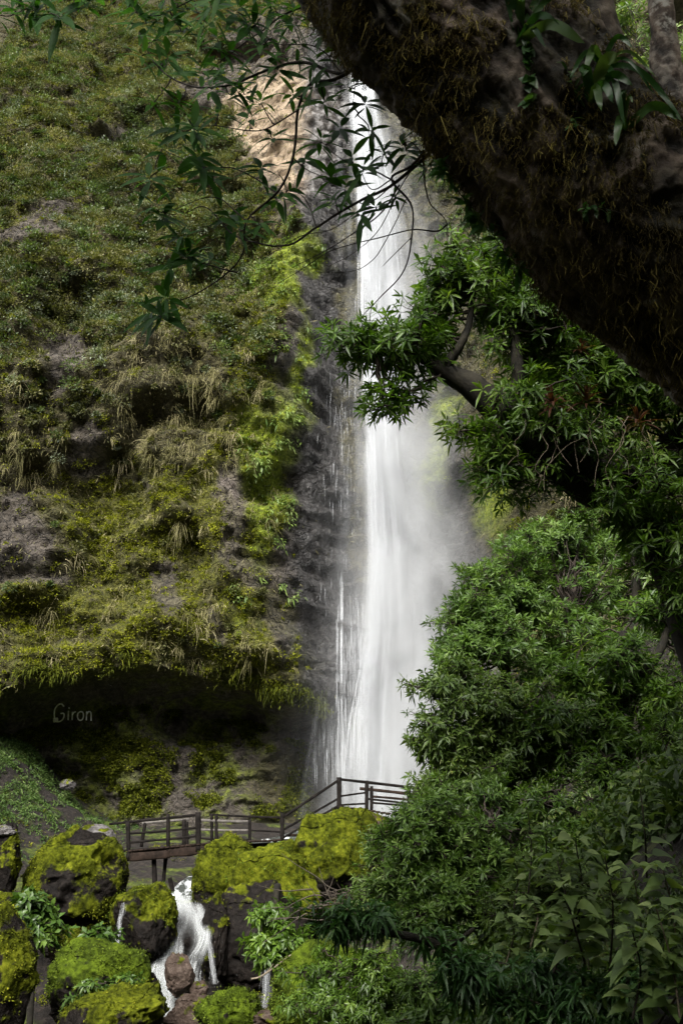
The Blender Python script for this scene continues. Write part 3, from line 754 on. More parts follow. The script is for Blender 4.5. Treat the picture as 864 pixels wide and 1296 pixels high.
# ------------------------------------------------------------------ footbridge and lettering
WOOD = plain('weathered_dark_wood', (.003,.0025,.002), (.013,.0105,.009), 7, .8, .08, .5, .01, (1, 1, 1))
WOODL = plain('pale_worn_wood', (.05,.045,.04), (.12,.108,.096), 9, .8, .3, .4, .008)
BEAM = plain('brown_beam', (.008,.0055,.004), (.03,.02,.015), 5, .8, .08, .5, .01)
def bar(mb, a, b, w, h=None, rng=np.random.default_rng(3), n=9):
    """hand cut rail from a to b: slightly bent, rounded box section"""
    h = h or w; a, b = np.asarray(a, float), np.asarray(b, float)
    d = unit(b-a); ref = np.array([0, 0, 1.]) if abs(d[2]) < .8 else np.array([0, 1., 0])
    s = unit(np.cross(d, ref)); u = np.cross(s, d)
    t = np.linspace(0, 1, n)[:, None]
    c = a*(1-t)+b*t+(s*rng.normal(0, .004)+u*rng.normal(0, .006))*np.sin(np.pi*t)*np.linalg.norm(b-a)*.9
    prof = [(-1, -.7), (-.7, -1), (.7, -1), (1, -.7), (1, .7), (.7, 1), (-.7, 1), (-1, .7)]
    k = 1+.06*rng.normal(size=(n, 1))
    ring = np.stack([c+k*(s*p*w/2+u*q*h/2) for p, q in prof], 1)
    i = np.arange(n*8).reshape(n, 8)
    f = np.stack([i[:-1], np.roll(i[:-1], -1, 1), np.roll(i[1:], -1, 1), i[1:]], -1).reshape(-1, 4)
    e = [[i[0, q] for q in (3, 2, 1, 0)], [i[0, q] for q in (7, 4, 3, 0)], [i[0, q] for q in (7, 6, 5, 4)]]
    e += [[i[-1, q] for q in (0, 1, 2, 3)], [i[-1, q] for q in (0, 3, 4, 7)], [i[-1, q] for q in (4, 5, 6, 7)]]
    mb.add(ring.reshape(-1, 3), np.vstack([f, e]))
def build_bridge():
    A, B = 29.3, 30.5           # near and far railing
    t = thing('footbridge', 'dark wooden footbridge with log railings crossing in front of the waterfall', 'footbridge', tuple(at(300, 1080, 29.9)))
    def one(name, segs, mat=WOOD):
        mb = MB()
        for a, b, w, h in segs: bar(mb, a, b, w, h)
        return mb.build(name, mat, t, smooth=False)
    n_ = lambda x, y: at(x, y, A)
    f_ = lambda x, y: at(x, y, B)
    # posts: near railing
    for x, y0, y1, w in ((162, 1041, 1090, .11), (213, 1031, 1078, .10), (251, 1029, 1078, .14), (357, 1030, 1066, .12), (429, 985, 1026, .13), (464, 989, 1042, .11), (517, 997, 1050, .1)):
        one('post', [(n_(x, y0-1), n_(x+(1 if x < 200 else 0), y1), w, w)])
    for x, y0, y1, w in ((184, 1041, 1072, .09), (233, 1037, 1074, .12), (237, 1040, 1074, .08), (268, 1030, 1066, .09), (274, 1030, 1066, .09), (316, 1038, 1067, .09), (470, 995, 1026, .1)):
        one('post', [(f_(x, y0), f_(x-(5 if x == 184 else 0), y1), w, w)])
    for a, b, w in (((139,1043),(253,1031),.07), ((160,1055),(252,1047),.06), ((160,1067),(214,1062),.06), ((150,1077.5),(214,1073),.075), ((214,1062),(252,1058),.06),
                    ((357,1035),(429,987),.075), ((357,1051),(429,1010),.06), ((357,1061),(429,1019),.06),
                    ((427,986),(531,998),.075), ((429,1008),(464,1003),.05), ((464,1011),(531,1019),.055), ((429,1019),(464,1017),.05)):
        one('rail', [(n_(*a), n_(*b), w, w)])
    for a, b, w, m in (((180,1042),(240,1037),.065,WOODL), ((180,1054),(240,1050),.055,WOODL), ((180,1064),(240,1061),.05,WOOD), ((265,1031),(358,1035),.06,WOOD), ((253,1038),(316,1040),.075,WOODL), ((253,1050),(318,1051),.065,WOODL),
                       ((316,1051),(358,1053),.05,WOOD), ((253,1061),(318,1063),.05,WOOD), ((455,998),(527,1006),.085,BEAM), ((470,1008),(531,1014),.065,BEAM), ((470,1016),(531,1022),.06,WOOD)):
        one('rail', [(f_(*a), f_(*b), w, w)], m)
    # decks: planks across, carried by edge beams
    def deck(p0, p1, q0, q1, npl):
        p0, p1, q0, q1 = (np.asarray(v, float) for v in (p0, p1, q0, q1))
        mb = MB()
        for k in range(npl):
            s = (k+.5)/npl; a = p0+(p1-p0)*s; b = q0+(q1-q0)*s
            bar(mb, a+np.array([0, -.08, .03]), b+np.array([0, .08, .03]), np.linalg.norm(p1-p0)/npl*.93, .05)
        return mb.build('deck', BEAM, t, smooth=False)
    deck(n_(163, 1079), n_(268, 1069), f_(166, 1077), f_(268, 1068), 16)
    deck(n_(268, 1069), n_(357, 1065), f_(268, 1068), f_(357, 1064), 14)
    deck(n_(429, 1022), n_(560, 1042), f_(429, 1022), f_(560, 1040), 20)
    mb = MB()
    for k in range(7):          # steps between the two levels
        s = k/6; a = n_(360+66*s, 1064-40*s); b = f_(360+66*s, 1063-40*s)
        bar(mb, a, b, .3, .05)
    mb.build('stairs', BEAM, t, smooth=False)
    one('beam', [(n_(164, 1085), n_(215, 1081), .12, .22)], BEAM); one('beam', [(n_(213.5, 1079), n_(270, 1073), .12, .27)], BEAM)
    one('beam', [(f_(164, 1083), f_(357, 1070), .12, .2)], BEAM)
    one('beam', [(n_(440, 1026), n_(560, 1049), .1, .09)], WOOD); one('beam', [(n_(463, 1040), n_(560, 1055), .12, .2)], BEAM)
    for x0, y0, x1, y1, Y, w in ((195, 1088, 196, 1124, 29.5, .12), (210, 1086, 206, 1130, 29.7, .1), (215, 1111, 219, 1128, 28.3, .1)):
        one('support_post', [(at(x0, y0, Y), at(x1, y1, Y), w, w)])

def build_letters():
    """the name chalked on the back wall of the cave, following the rock"""
    mb = MB(); rng = np.random.default_rng(4)
    strokes = [[(81,894),(78,891),(74,892),(70,897),(69,904),(70,911),(73,913.5),(78,912),(81,908),(81,903),(77,903)],
               [(87,900),(86.5,911)], [(87.6,895.5),(87.9,896.8)],
               [(92,901),(91.5,911)], [(91.7,905),(94,901.5),(96.5,900.8)],
               [(102,900.5),(99,903),(98.5,908),(101,911.5),(104.5,910.5),(106,906),(105,901.5),(102,900.5)],
               [(110,900.5),(109.5,911.5)], [(109.6,905),(112,901),(114.5,900.8),(115.5,904),(115.6,912)]]
    def on_wall(px, py):
        Y = 47.
        for _ in range(12):
            p = at(px, py, Y); Y = .5*Y+.5*float(cliff_y(np.array([p[0]]), np.array([p[2]]))[0])
        return at(px, py, Y-.16)
    for s in strokes:
        q = smooth_line([at(x, y, 47) for x, y in s], max(6, 4*len(s)))
        px, py, _ = pix(q)
        P = np.array([on_wall(a, b) for a, b in zip(px, py)])
        ys = np.convolve(np.pad(P[:, 1], 3, 'edge'), np.ones(7)/7, 'valid'); P = P*(ys/P[:, 1])[:, None]
        v, f = tubes(P[None], np.full((1, len(P)), .03), 6); mb.add(v, f)
    m, nt, out = new_mat('chalk_white'); n = noise(nt, 6, 4)
    principled(nt, out, mix(nt, rng_map(nt, n, .35, .7), (.5, .5, .48), (.82, .82, .8)), .9, .1)
    tag(mb.build('wall_lettering', m, loc=on_wall(92, 905)), 'name Giron hand written in white on the cave wall', 'lettering')
    mb = MB(); c = on_wall(71, 911.5)
    bar(mb, c+np.array([-.1, -.02, 0]), c+np.array([.1, -.02, .02]), .12, .18, n=3)
    m2 = plain('white_plate', (.6, .6, .6), (.8, .8, .8), 5, .6)
    tag(mb.build('plaque', m2, loc=c, smooth=False), 'small square white plate on the cave wall below the letter G', 'plaque')
build_bridge(); build_letters()
# ------------------------------------------------------------------ boulders and their plants
def rock_mat(name, moss_amt, moss_stops, rock_stops):
    m, nt, out = new_mat(name)
    n1 = noise(nt, 1.6, 8, .62); n2 = noise(nt, 9, 8, .65)
    rock = ramp(nt, rock_stops, mth(nt, 'ADD', mth(nt, 'MULTIPLY', n1, .4), mth(nt, 'MULTIPLY', n2, .6)))
    moss = ramp(nt, moss_stops, mth(nt, 'ADD', mth(nt, 'MULTIPLY', n1, .45), mth(nt, 'MULTIPLY', n2, .55)))
    k = rng_map(nt, mth(nt, 'ADD', attr(nt, 'moss'), mth(nt, 'MULTIPLY', mth(nt, 'SUBTRACT', n2, .5), .7)), .38, .6)
    r = mth(nt, 'ADD', .6, mth(nt, 'MULTIPLY', k, .35))
    principled(nt, out, mix(nt, k, rock, moss), r, .06, bump(nt, mth(nt, 'ADD', n2, mth(nt, 'MULTIPLY', n1, .5)), .9, .06))
    return m
MOSS_Y = [(.34, (.006,.007,.001)), (.46, (.028,.034,.002)), (.57, (.075,.086,.005)), (.72, (.17,.17,.015))]
MOSS_G = [(.34, (.006,.009,.001)), (.46, (.024,.036,.003)), (.57, (.06,.088,.006)), (.72, (.13,.165,.017))]
DARK = [(.3, (.002,.0017,.0014)), (.5, (.008,.0065,.0055)), (.7, (.024,.019,.016))]  # wet dark rock, darkened further to carry the shadow of the hollows
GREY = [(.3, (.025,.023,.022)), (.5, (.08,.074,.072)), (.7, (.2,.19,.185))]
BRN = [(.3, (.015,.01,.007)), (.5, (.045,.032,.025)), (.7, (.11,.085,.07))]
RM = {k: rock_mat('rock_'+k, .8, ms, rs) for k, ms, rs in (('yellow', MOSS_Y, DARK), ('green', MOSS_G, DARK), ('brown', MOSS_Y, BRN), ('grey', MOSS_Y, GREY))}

def qsphere(n):
    g = np.linspace(-1, 1, n+1); a, b = np.meshgrid(g, g); one = np.ones_like(a)
    a, b = np.tan(a*math.pi/4), np.tan(b*math.pi/4)
    V, Fc = [], []; i = np.arange((n+1)**2).reshape(n+1, n+1)
    q = np.stack([i[:-1, :-1], i[:-1, 1:], i[1:, 1:], i[1:, :-1]], -1).reshape(-1, 4)
    for k, c in enumerate(((one, a, b), (-one, -a, b), (-a, one, b), (a, -one, b), (b, a, one)[::1], (-b, a, -one))):
        V.append(np.stack(c, -1).reshape(-1, 3)); Fc.append(q+k*(n+1)**2)
    V = unit(np.concatenate(V)); Fc = np.concatenate(Fc)
    key = np.round(V, 5); u, inv = np.unique(key, axis=0, return_inverse=True)
    return u/np.linalg.norm(u, axis=1, keepdims=True), inv.reshape(-1)[Fc]
QV, QF = qsphere(54)

def boulder(label, px, py, Y, rx, ry, mat='yellow', seed=0, moss=.75, ryd=.9, lump=.28, box=.35, tilt=0., bare_top=None, fuzz=1., fuzzmat=None, name='mossy_boulder', group='mossy boulders in the stream bed', k=1.):
    rng = np.random.default_rng(100+seed)
    c = at(px, py, Y); sc_ = scale_at(py, Y); r3 = np.array([rx*sc_, rx*sc_*ryd, ry*sc_])
    d = QV
    e = np.abs(d)**(1/(1-box*.5)); shp = d/np.power((np.abs(d)**3.5).sum(1), 1/3.5)[:, None]*box+d*(1-box)
    off = rng.uniform(-50, 50, 3)
    h = 1+lump*1.25*fbm(d*1.5+off, 4, seed)+.09*ridged(d*3.2+off, 4, seed+2)+lump*.55*np.maximum(ridged(d*2.2+off, 3, seed+4), -.3)*.5+.05*fbm(d*7+off, 3, seed+5)
    q = shp*h[:, None]
    for _ in range(8):
        pn = unit(rng.normal(0, 1, 3)+np.array([0, 0, .15])); cut = rng.uniform(.78, 1.05)
        q = q-pn*(np.maximum(q@pn-cut, 0)*.85)[:, None]
    q = q*(1+.05*np.round(fbm(q*2.3+off, 3, seed+8)*5)/5*1.6)[:, None]
    V = q*r3
    ct, st = math.cos(R(tilt)), math.sin(R(tilt))
    V = np.stack([V[:, 0]*ct-V[:, 2]*st, V[:, 1], V[:, 0]*st+V[:, 2]*ct], -1)
    N = unit(V/r3**2)
    mk = moss+.5*N[:, 2]-.1+1.15*fbm(V*1.9/np.mean(r3)+off, 4, seed+7)
    if bare_top is not None:
        bx, bz, br, bw = bare_top
        q = np.sqrt(((V[:, 0]/r3[0]-bx))**2+((V[:, 2]/r3[2]-bz))**2)
        mk = mk-2.2*sstep(br*1.15, br*.7, q+.15*fbm(V*3, 2, 5))*bw
    # moss stands a little off the rock
    V = V+N*(np.clip(mk, 0, 1)*(.05+.10*fbm(V*2.6+off, 4, 9)+.05*fbm(V*7, 3, 10)))[:, None]*k*min(1., np.mean(r3)/.6)
    o = mesh_obj(name, V+c, QF, RM[mat], None, True, {'moss': np.clip(mk, 0, 1)}, c)
    tag(o, label, 'boulder', group)
    if fuzz > 0:
        n = int(3600*fuzz)
        idx = rng.integers(0, len(V), n); idx = idx[(mk[idx] > .45) & (rng.random(len(idx)) < .05+1.1*sstep(-.15, .25, fbm(V[idx]*2.6, 3, 3)))]; n = len(idx)
        P = V[idx]+c+rng.normal(0, .03, (n, 3)); D = unit(N[idx]+rng.normal(0, .6, (n, 3))+np.array([0, -.2, -.2]))
        mb = MB(); bits(mb, P, D, unit(rng.normal(0, .5, (n, 3))+np.array([0, -.3, 1])), rng.uniform(.02, .075, n)*k, rng.uniform(.014, .036, n)*k, np.clip(.5+.5*fbm(P*2, 2, 8)+rng.normal(0, .14, n), 0, 1))
        mo = mb.build('moss', LEAF[fuzzmat or ('bmoss' if mat != 'green' else 'greenmoss')], o); mo['kind'] = 'stuff'
    return o
LEAF['bmoss'] = leaf_mat('boulder_moss', [(0, (.010,.013,.001)), (.35, (.035,.045,.003)), (.7, (.085,.098,.005)), (1, (.19,.19,.015))], .8, .25, .12)
LEAF['greenmoss'] = leaf_mat('green_moss', [(0, (.012,.02,.002)), (.5, (.05,.075,.005)), (1, (.13,.17,.02))], .8, .25, .15)
LEAF['bright'] = leaf_mat('bright_leaf', [(0, (.022,.045,.005)), (.5, (.06,.115,.012)), (1, (.13,.2,.028))], .4, .35, .35)
LEAF['lush'] = leaf_mat('lush_leaf', [(0, (.016,.036,.005)), (.5, (.042,.085,.012)), (1, (.095,.15,.028))], .4, .3, .35)

def build_boulders():
    b = boulder
    b('big yellow mossy boulder with a bare grey crest left of the bridge', 97, 1108, 25.5, 62, 50, 'yellow', 1, .85, bare_top=(.25, .95, .36, 1), fuzz=2.2, box=.3)
    b('bare grey rock crest on top of the big mossy boulder', 121, 1063, 26.0, 27, 14, 'grey', 2, .05, fuzz=0, name='grey_rock', lump=.4)
    b('dark boulder at the left picture edge with a grey stone cap', 4, 1090, 24.5, 20, 42, 'yellow', 3, .5, bare_top=(.1, 1., .45, 1), fuzz=.7, box=.6)
    b('pale grey stone capping the dark boulder at the left edge', 7, 1053, 24.4, 15, 7, 'grey', 31, .0, fuzz=0, name='grey_rock', lump=.4)
    b('dark mossy boulder between the thin thread and the cascade', 184, 1166, 24.6, 37, 46, 'yellow', 4, .5, fuzz=.9, fuzzmat='greenmoss', tilt=-8)
    b('upright mossy block carrying the middle of the footbridge', 287, 1117, 27.6, 36, 52, 'yellow', 5, .85, fuzz=2, box=.6)
    b('long mossy mound under the bridge stairs', 356, 1136, 27.2, 62, 54, 'yellow', 6, .8, fuzz=2, fuzzmat='bright', box=.3)
    b('high mossy mound below the right end of the footbridge', 427, 1086, 27.4, 52, 56, 'yellow', 7, .8, fuzz=2, box=.25, tilt=12, fuzzmat='greenmoss')
    b('bare brown rock under the right end of the bridge', 461, 1052, 28.2, 27, 22, 'brown', 8, .1, fuzz=.2, name='brown_rock')
    b('round mossy boulder with ferns beside the cascade foot', 130, 1250, 20.5, 57, 46, 'green', 9, .7, fuzz=2, fuzzmat='greenmoss', tilt=-12)
    b('wet dark boulder at the left side of the cascade foot', 184, 1256, 20.9, 18, 32, 'yellow', 10, .1, fuzz=0, name='wet_boulder', tilt=25)
    b('tall mossy boulder rising from the lower left corner', 8, 1228, 18.5, 30, 78, 'yellow', 11, .62, fuzz=1.6)
    b('shaded mossy boulder below the left edge boulder', 22, 1155, 22.5, 45, 24, 'yellow', 12, .4, fuzz=.6)
    b('low mossy boulder at the bottom edge left of the cascade', 140, 1293, 18.6, 58, 34, 'yellow', 13, .55, fuzz=1.2, tilt=8)
    b('dark wet rock splitting the white cascade', 227, 1236, 23.0, 16, 24, 'brown', 14, .0, fuzz=0, name='wet_boulder', lump=.4)
    b('reddish brown rock at the foot of the cascade', 248, 1285, 22.2, 34, 24, 'brown', 15, .0, fuzz=0, name='brown_rock', lump=.4)
    b('small dark stone in the lower cascade', 252, 1252, 22.8, 10, 10, 'brown', 16, .1, fuzz=0, name='wet_boulder')
    b('low mossy rock at the bottom right of the cascade', 292, 1288, 21.3, 36, 26, 'green', 17, .7, fuzz=1.2, fuzzmat='greenmoss')
    b('dark mossy ledge right beside the upper cascade', 272, 1185, 25.2, 16, 44, 'yellow', 18, .3, fuzz=.4, lump=.35)
    b('rock face in the hollow under the mossy block, coloured dark for its shadow', 320, 1190, 26.2, 62, 60, 'yellow', 19, .0, fuzz=0, name='dark_rock', group=None)
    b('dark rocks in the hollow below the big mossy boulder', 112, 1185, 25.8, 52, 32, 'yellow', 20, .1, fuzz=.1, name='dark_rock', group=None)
    b('grey brown stone amid leaves left of the thin thread', 88, 1198, 22.8, 26, 18, 'brown', 21, .3, fuzz=.3, name='brown_rock')
    b('dark stone lying at the bottom edge right of the cascade', 360, 1292, 20.6, 34, 14, 'brown', 23, .1, fuzz=0, name='wet_boulder')
    b('yellow green mossy bank at the bottom centre', 415, 1268, 16.5, 60, 62, 'green', 24, .9, fuzz=2.5, fuzzmat='greenmoss', lump=.2)
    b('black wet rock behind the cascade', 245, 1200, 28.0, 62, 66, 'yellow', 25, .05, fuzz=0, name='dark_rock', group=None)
    b('small pale brown stone on the cave slope', 86, 994, 43, 9, 6, 'grey', 26, .0, fuzz=0, name='grey_rock')
build_boulders()
# ------------------------------------------------------------------ trees and bushes on the right bank
LEAF['whorl'] = leaf_mat('tree_leaf', [(0, (.014,.034,.003)), (.4, (.038,.08,.008)), (.75, (.08,.14,.018)), (1, (.15,.21,.045))], .42, .38, .3)
LEAF['grey'] = leaf_mat('grey_green_leaf', [(0, (.014,.036,.004)), (.4, (.048,.094,.014)), (.75, (.092,.155,.03)), (1, (.17,.23,.075))], .45, .34, .3)
LEAF['light'] = leaf_mat('light_leaf', [(0, (.024,.05,.008)), (.5, (.065,.112,.02)), (.85, (.11,.16,.03)), (1, (.22,.24,.04))], .45, .35, .35)
LEAF['dark'] = leaf_mat('dark_leaf', [(0, (.011,.038,.004)), (.5, (.026,.08,.010)), (.88, (.055,.13,.02)), (1, (.12,.045,.014))], .5, .4, .1)
LEAF['point'] = leaf_mat('long_leaf', [(0, (.012,.035,.008)), (.5, (.03,.08,.018)), (1, (.075,.135,.04))], .4, .35, .3)
LEAF['broad'] = leaf_mat('broad_leaf', [(0, (.036,.062,.013)), (.5, (.09,.142,.038)), (1, (.175,.225,.08))], .5, .34, .3)
LEAF['dry'] = leaf_mat('dry_moss', [(0, (.02,.016,.004)), (.5, (.085,.066,.014)), (1, (.22,.195,.045))], .8, .2, .2, (1.1, 1., .8))
LEAF['brom'] = leaf_mat('reddish_strap_leaf', [(0, (.03,.009,.006)), (.5, (.045,.018,.009)), (.75, (.04,.05,.013)), (1, (.06,.1,.022))], .4, .3, .4)
TWIG = plain('twig_bark', (.012,.009,.007), (.045,.034,.026), 12, .85, .25, .5, .004)
LIMB = plain('limb_bark', (.004,.0035,.0025), (.022,.019,.012), 7, .9, .25, .8, .02)
PALE = plain('pale_dry_twig', (.07,.055,.035), (.17,.14,.1), 14, .85, .25, .4, .003)

def limb_tube(name, mat, parent, pts, radii, n=60, ns=14, rough=.12, seed=0):
    """irregular tapered limb along world points"""
    P = smooth_line(pts, n); r = np.interp(np.linspace(0, 1, n), np.linspace(0, 1, len(radii)), radii)
    V, f = tubes(P[None], r[None], ns)
    Vr = V.reshape(n, ns, 3); d = Vr-P[:, None]
    Vr = P[:, None]+d*(1+rough*fbm(Vr*3/np.mean(radii)*.25+seed, 4, seed)[..., None]*1.6)
    mb = MB(); mb.add(Vr.reshape(-1, 3), f)
    return mb.build(name, mat, parent), P, r

def plist(L, Y=None):
    return np.array([at(*(p if len(p) == 3 else (*p, Y))) for p in L])

def crown(rng, blobs, per=1., sub_r=.32, whorl_per=9, up=.55):
    """twig tips gathered in sprays inside lumpy crown volumes given as (x, y, rx, ry, Y, n)"""
    S, T, A, sid = [], [], [], []
    for px, py, rx, ry, Y, ns in blobs:
        c = at(px, py, Y); k = scale_at(py, Y); r = np.array([rx*k, min(rx, ry)*k*1.05, ry*k])
        m = max(3, int(ns*per))
        m = int(m*1.35); g = rng.normal(0, .56, (m, 3)); g = g*np.minimum(1, 1.35/np.maximum(np.linalg.norm(g, axis=1, keepdims=True), .01)); s = c+g*r
        s = s[fbm(s/(.55*np.mean(r)+.15), 2, 71) > -.1]; m = len(s); d = unit(s-c)
        base = sum(len(q) for q in S); S.append(s)
        nw = rng.integers(int(whorl_per*.6), int(whorl_per*1.5)+1, m)
        i = np.repeat(np.arange(m), nw)
        o = rdir(rng, len(i))*rng.random((len(i), 1))**.5*sub_r*np.array([1, 1, .6])
        T.append(s[i]+o); A.append(unit(unit(o)*.55+unit((s[i]-c)/r)*.55+np.array([0, 0, up])+rng.normal(0, .22, o.shape))); sid.append(i+base)
    return np.concatenate(S), np.concatenate(T), np.concatenate(A), np.concatenate(sid)

def tree(name, label, cat, limbs, blobs, leaf, L, W, k=8, seed=0, per=1., sub_r=.32, wper=9, nseg=2, shape='lance', droop=.25, tilt=(45, 95), base=None, group=None, twig_r=.008, limb_mat=None, up=.55, fold=.3, twigmat=None, keepout=None, root=True):
    rng = np.random.default_rng(200+seed)
    L0 = [(plist(p), r) for p, r in limbs]
    p0, r0 = L0[0]; gz = float(ground_z(p0[0, 0], p0[0, 1]))-.15
    if root and p0[0, 2] > gz+.3: L0[0] = (np.vstack([[p0[0, 0]+.1, p0[0, 1], gz], p0]), [r0[0]*1.25]+list(r0))
    base = L0[0][0][0] if base is None else base
    t = thing(name, label, cat, tuple(base), group)
    pts = []
    for j, (p, r) in enumerate(L0):
        kk = [scale_at(648, q[1]) for q in p]
        _, P, rr = limb_tube('trunk' if j == 0 else 'branch', limb_mat or LIMB, t, p, [a*b for a, b in zip(r, kk)], 50, 12, .16, seed+j)
        pts.append(P)
    pts = np.concatenate(pts)
    S, T, A, sid = crown(rng, blobs, per, sub_r, wper, up)
    if keepout is not None:
        ok = ~keepout(T); T, A, sid = T[ok], A[ok], sid[ok]
    near = np.array([np.argmin(((pts-s)**2).sum(1)+2*np.maximum(pts[:, 2]-s[2], 0)**2) for s in S])
    mb = MB()
    V, f = tubes(twig_paths(rng, pts[near], S, 7, .08, .05), np.linspace(twig_r*2.2, twig_r*.9, 7)[None].repeat(len(S), 0), 5); mb.add(V, f)
    V, f = tubes(twig_paths(rng, S[sid], T, 4, .05, .04), np.linspace(twig_r*.8, twig_r*.4, 4)[None].repeat(len(T), 0), 3); mb.add(V, f)
    mb.build('twigs', twigmat or TWIG, t)
    mb = MB()
    sv = rng.normal(0, .2, len(S))
    v = np.clip(.45+sv[sid]+rng.normal(0, .17, len(T)), 0, 1)
    whorls(mb, rng, T, A, k, L*rng.uniform(.75, 1.2, len(T)), W, tilt, droop, fold, nseg, shape, v)
    mb.build('crown', LEAF[leaf], t)
    return t

def build_right_bank():
    # second tree: dark limb reaching left, light whorled leaves over it
    tree('leaning_tree', 'leaning tree with dark mossy limb reaching left in front of the waterfall', 'tree',
         [([(905,1010,10.),(880,860,10.),(838,722,10.),(800,650,9.8),(735,612,9.6),(678,566,9.4),(640,528,9.3),(600,492,9.2),(548,462,9.1)], [15,15,15,19,23,23,22,19,11,8]),
          ([(800,640,9.8),(840,570,9.7),(880,540,9.6)], [19,17,15]), ([(640,528,9.3),(655,480,9.1),(650,420,9.),(655,370,9.)], [14,9,7,5]),
          ([(700,585,9.5),(740,520,9.4),(760,460,9.4)], [16,10,6]), ([(548,462,9.1),(515,446,9.),(478,448,8.9),(448,440,8.85)], [8,5,3,2]), ([(560,470,9.1),(590,420,9),(600,360,9)], [8,5,3])],
         [(450,436,26,15,8.85,6),(478,440,40,22,8.9,8),(520,425,40,35,9.,12),(565,385,46,32,9.1,15),(610,355,55,46,9.1,18),(660,400,55,45,9.2,18),(690,440,55,50,9.3,18),(745,470,60,45,9.4,20),(800,490,50,40,9.5,16),(850,520,40,45,9.5,12),
          (498,500,28,22,8.9,5),(545,372,22,22,9.2,5),(640,330,35,25,9.3,7),(700,500,60,40,9.1,12),(610,545,30,26,9.1,7),(630,595,34,30,9.3,7),(830,590,50,50,9.8,12),(850,660,40,50,9.6,12),(820,720,34,40,9.6,9),(855,770,26,36,9.7,7),(790,620,50,36,9.3,10)],
         'whorl', .135, .028, 9, 1, 1.35, .27, 10, 3, 'lance', .28, (35, 92), group=None)
    # shaded tangle hanging under that limb
    rng = np.random.default_rng(31)
    tree('hanging_tangle', 'dark tangle of small leaved creepers hanging under the leaning tree limb', 'creeper',
         [([(800,600,9.5),(740,585,9.4),(690,560,9.3)], [12,10,8])],
         [(690,545,50,45,9.3,14),(740,560,60,50,9.4,18),(800,565,60,50,9.6,16),(850,600,40,60,9.7,12),(720,610,60,30,9.6,10),(665,600,30,30,9.5,8),(780,640,60,26,9.9,8)],
         'whorl', .09, .028, 7, 3, 1., .3, 10, 2, 'lance', .4, (40, 110), twig_r=.006, root=False)
    def dangle(n, box, Y, lo, hi, seed):
        r = np.random.default_rng(seed); mb = MB()
        for _ in range(n):
            x, y = r.uniform(*box[:2]), r.uniform(*box[2:]); m = 6
            p = [np.array([x, y])]; dx = r.normal(0, 9)
            for q in range(m): p.append(p[-1]+np.array([dx+r.normal(0, 7), r.uniform(lo, hi)])); dx *= .8
            P = smooth_line(np.array([at(a, b, Y+r.normal(0, .02)) for a, b in p]), 14)
            V, f = tubes(P[None], np.linspace(.0042, .002, 14)[None], 4); mb.add(V, f)
        return mb
    for k, (box, lab) in enumerate((((690,720,500,560), 'pale dry aerial roots dangling under the leaning limb'),)):
        t = thing('dry_roots', lab, 'roots', tuple(at(705, 520, 8.9)))
        for q in range(11):
            d = dangle(1, (655+q*15, 668+q*15, 500, 545), 8.85+.02*(q % 5), 6, 20, 40+q+17*k); d.build('root', PALE, t)
    # bromeliads on the limb
    for j, (px, py, Y, L) in enumerate(((700,512,8.9,.24),(742,508,8.9,.28),(808,535,9.1,.26),(735,445,9.0,.2))):
        r = np.random.default_rng(60+j); mb = MB(); c = at(px, py, Y)
        whorls(mb, r, c[None], np.array([[r.normal(0,.2), -.4, 1.]]), 26, L, .03, (8, 88), .5, .4, 5, 'strap', np.array([.2+.25*j/3]))
        tag(mb.build('bromeliad', LEAF['brom'], loc=c), ('small rosette of reddish strap leaves on the leaning limb, leftmost of its row', 'largest reddish strap leaved rosette in the middle of the leaning limb', 'dusky reddish rosette on the leaning limb nearest the right picture edge', 'small greener rosette among leaves above the leaning limb')[j], 'bromeliad', 'bromeliads on the leaning tree')
    # belt of trees between the fall and the right edge
    G = 'leafy trees on the right bank'
    tree('bushy_tree', 'bushy grey green tree with rounded top right of the waterfall at mid height', 'tree',
         [([(640,1010,14.5),(642,920,14.5),(640,830,14.4),(655,760,14.4)], [9,8,6,4]), ([(640,850,14.4),(600,800,14.2),(590,770,14.1)], [5,4,2]), ([(642,900,14.4),(700,830,14.4),(720,770,14.4)], [6,5,3])],
         [(640,745,50,34,14.4,24),(600,780,38,36,14.2,22),(690,770,55,46,14.5,28),(640,810,60,40,14.2,28),(592,830,34,30,14.0,16),(740,735,50,40,15,20),(715,685,56,34,15,20),(700,830,60,40,14.3,24),(665,690,34,24,15,8)],
         'grey', .125, .03, 9, 4, 1.9, .27, 15, 2, 'obov', .2, (30, 85), group=G)
    tree('small_tree', 'yellow green tree with loose drooping sprays hiding the foot of the waterfall', 'tree',
         [([(650,1060,13),(648,1000,13),(625,930,12.9),(590,880,12.8)], [8,7,5,3]), ([(640,980,13),(600,950,12.8),(560,940,12.7)], [5,4,2])],
         [(565,862,34,16,12.7,9),(590,890,45,30,12.8,20),(560,925,34,30,12.7,14),(600,945,50,34,12.8,24),(640,890,50,40,13,24),(660,950,50,36,13,20),(555,965,34,26,12.6,12),(610,990,50,30,12.7,18)],
         'light', .11, .034, 7, 5, 1.7, .24, 14, 2, 'ovate', .3, (40, 100), group=G)
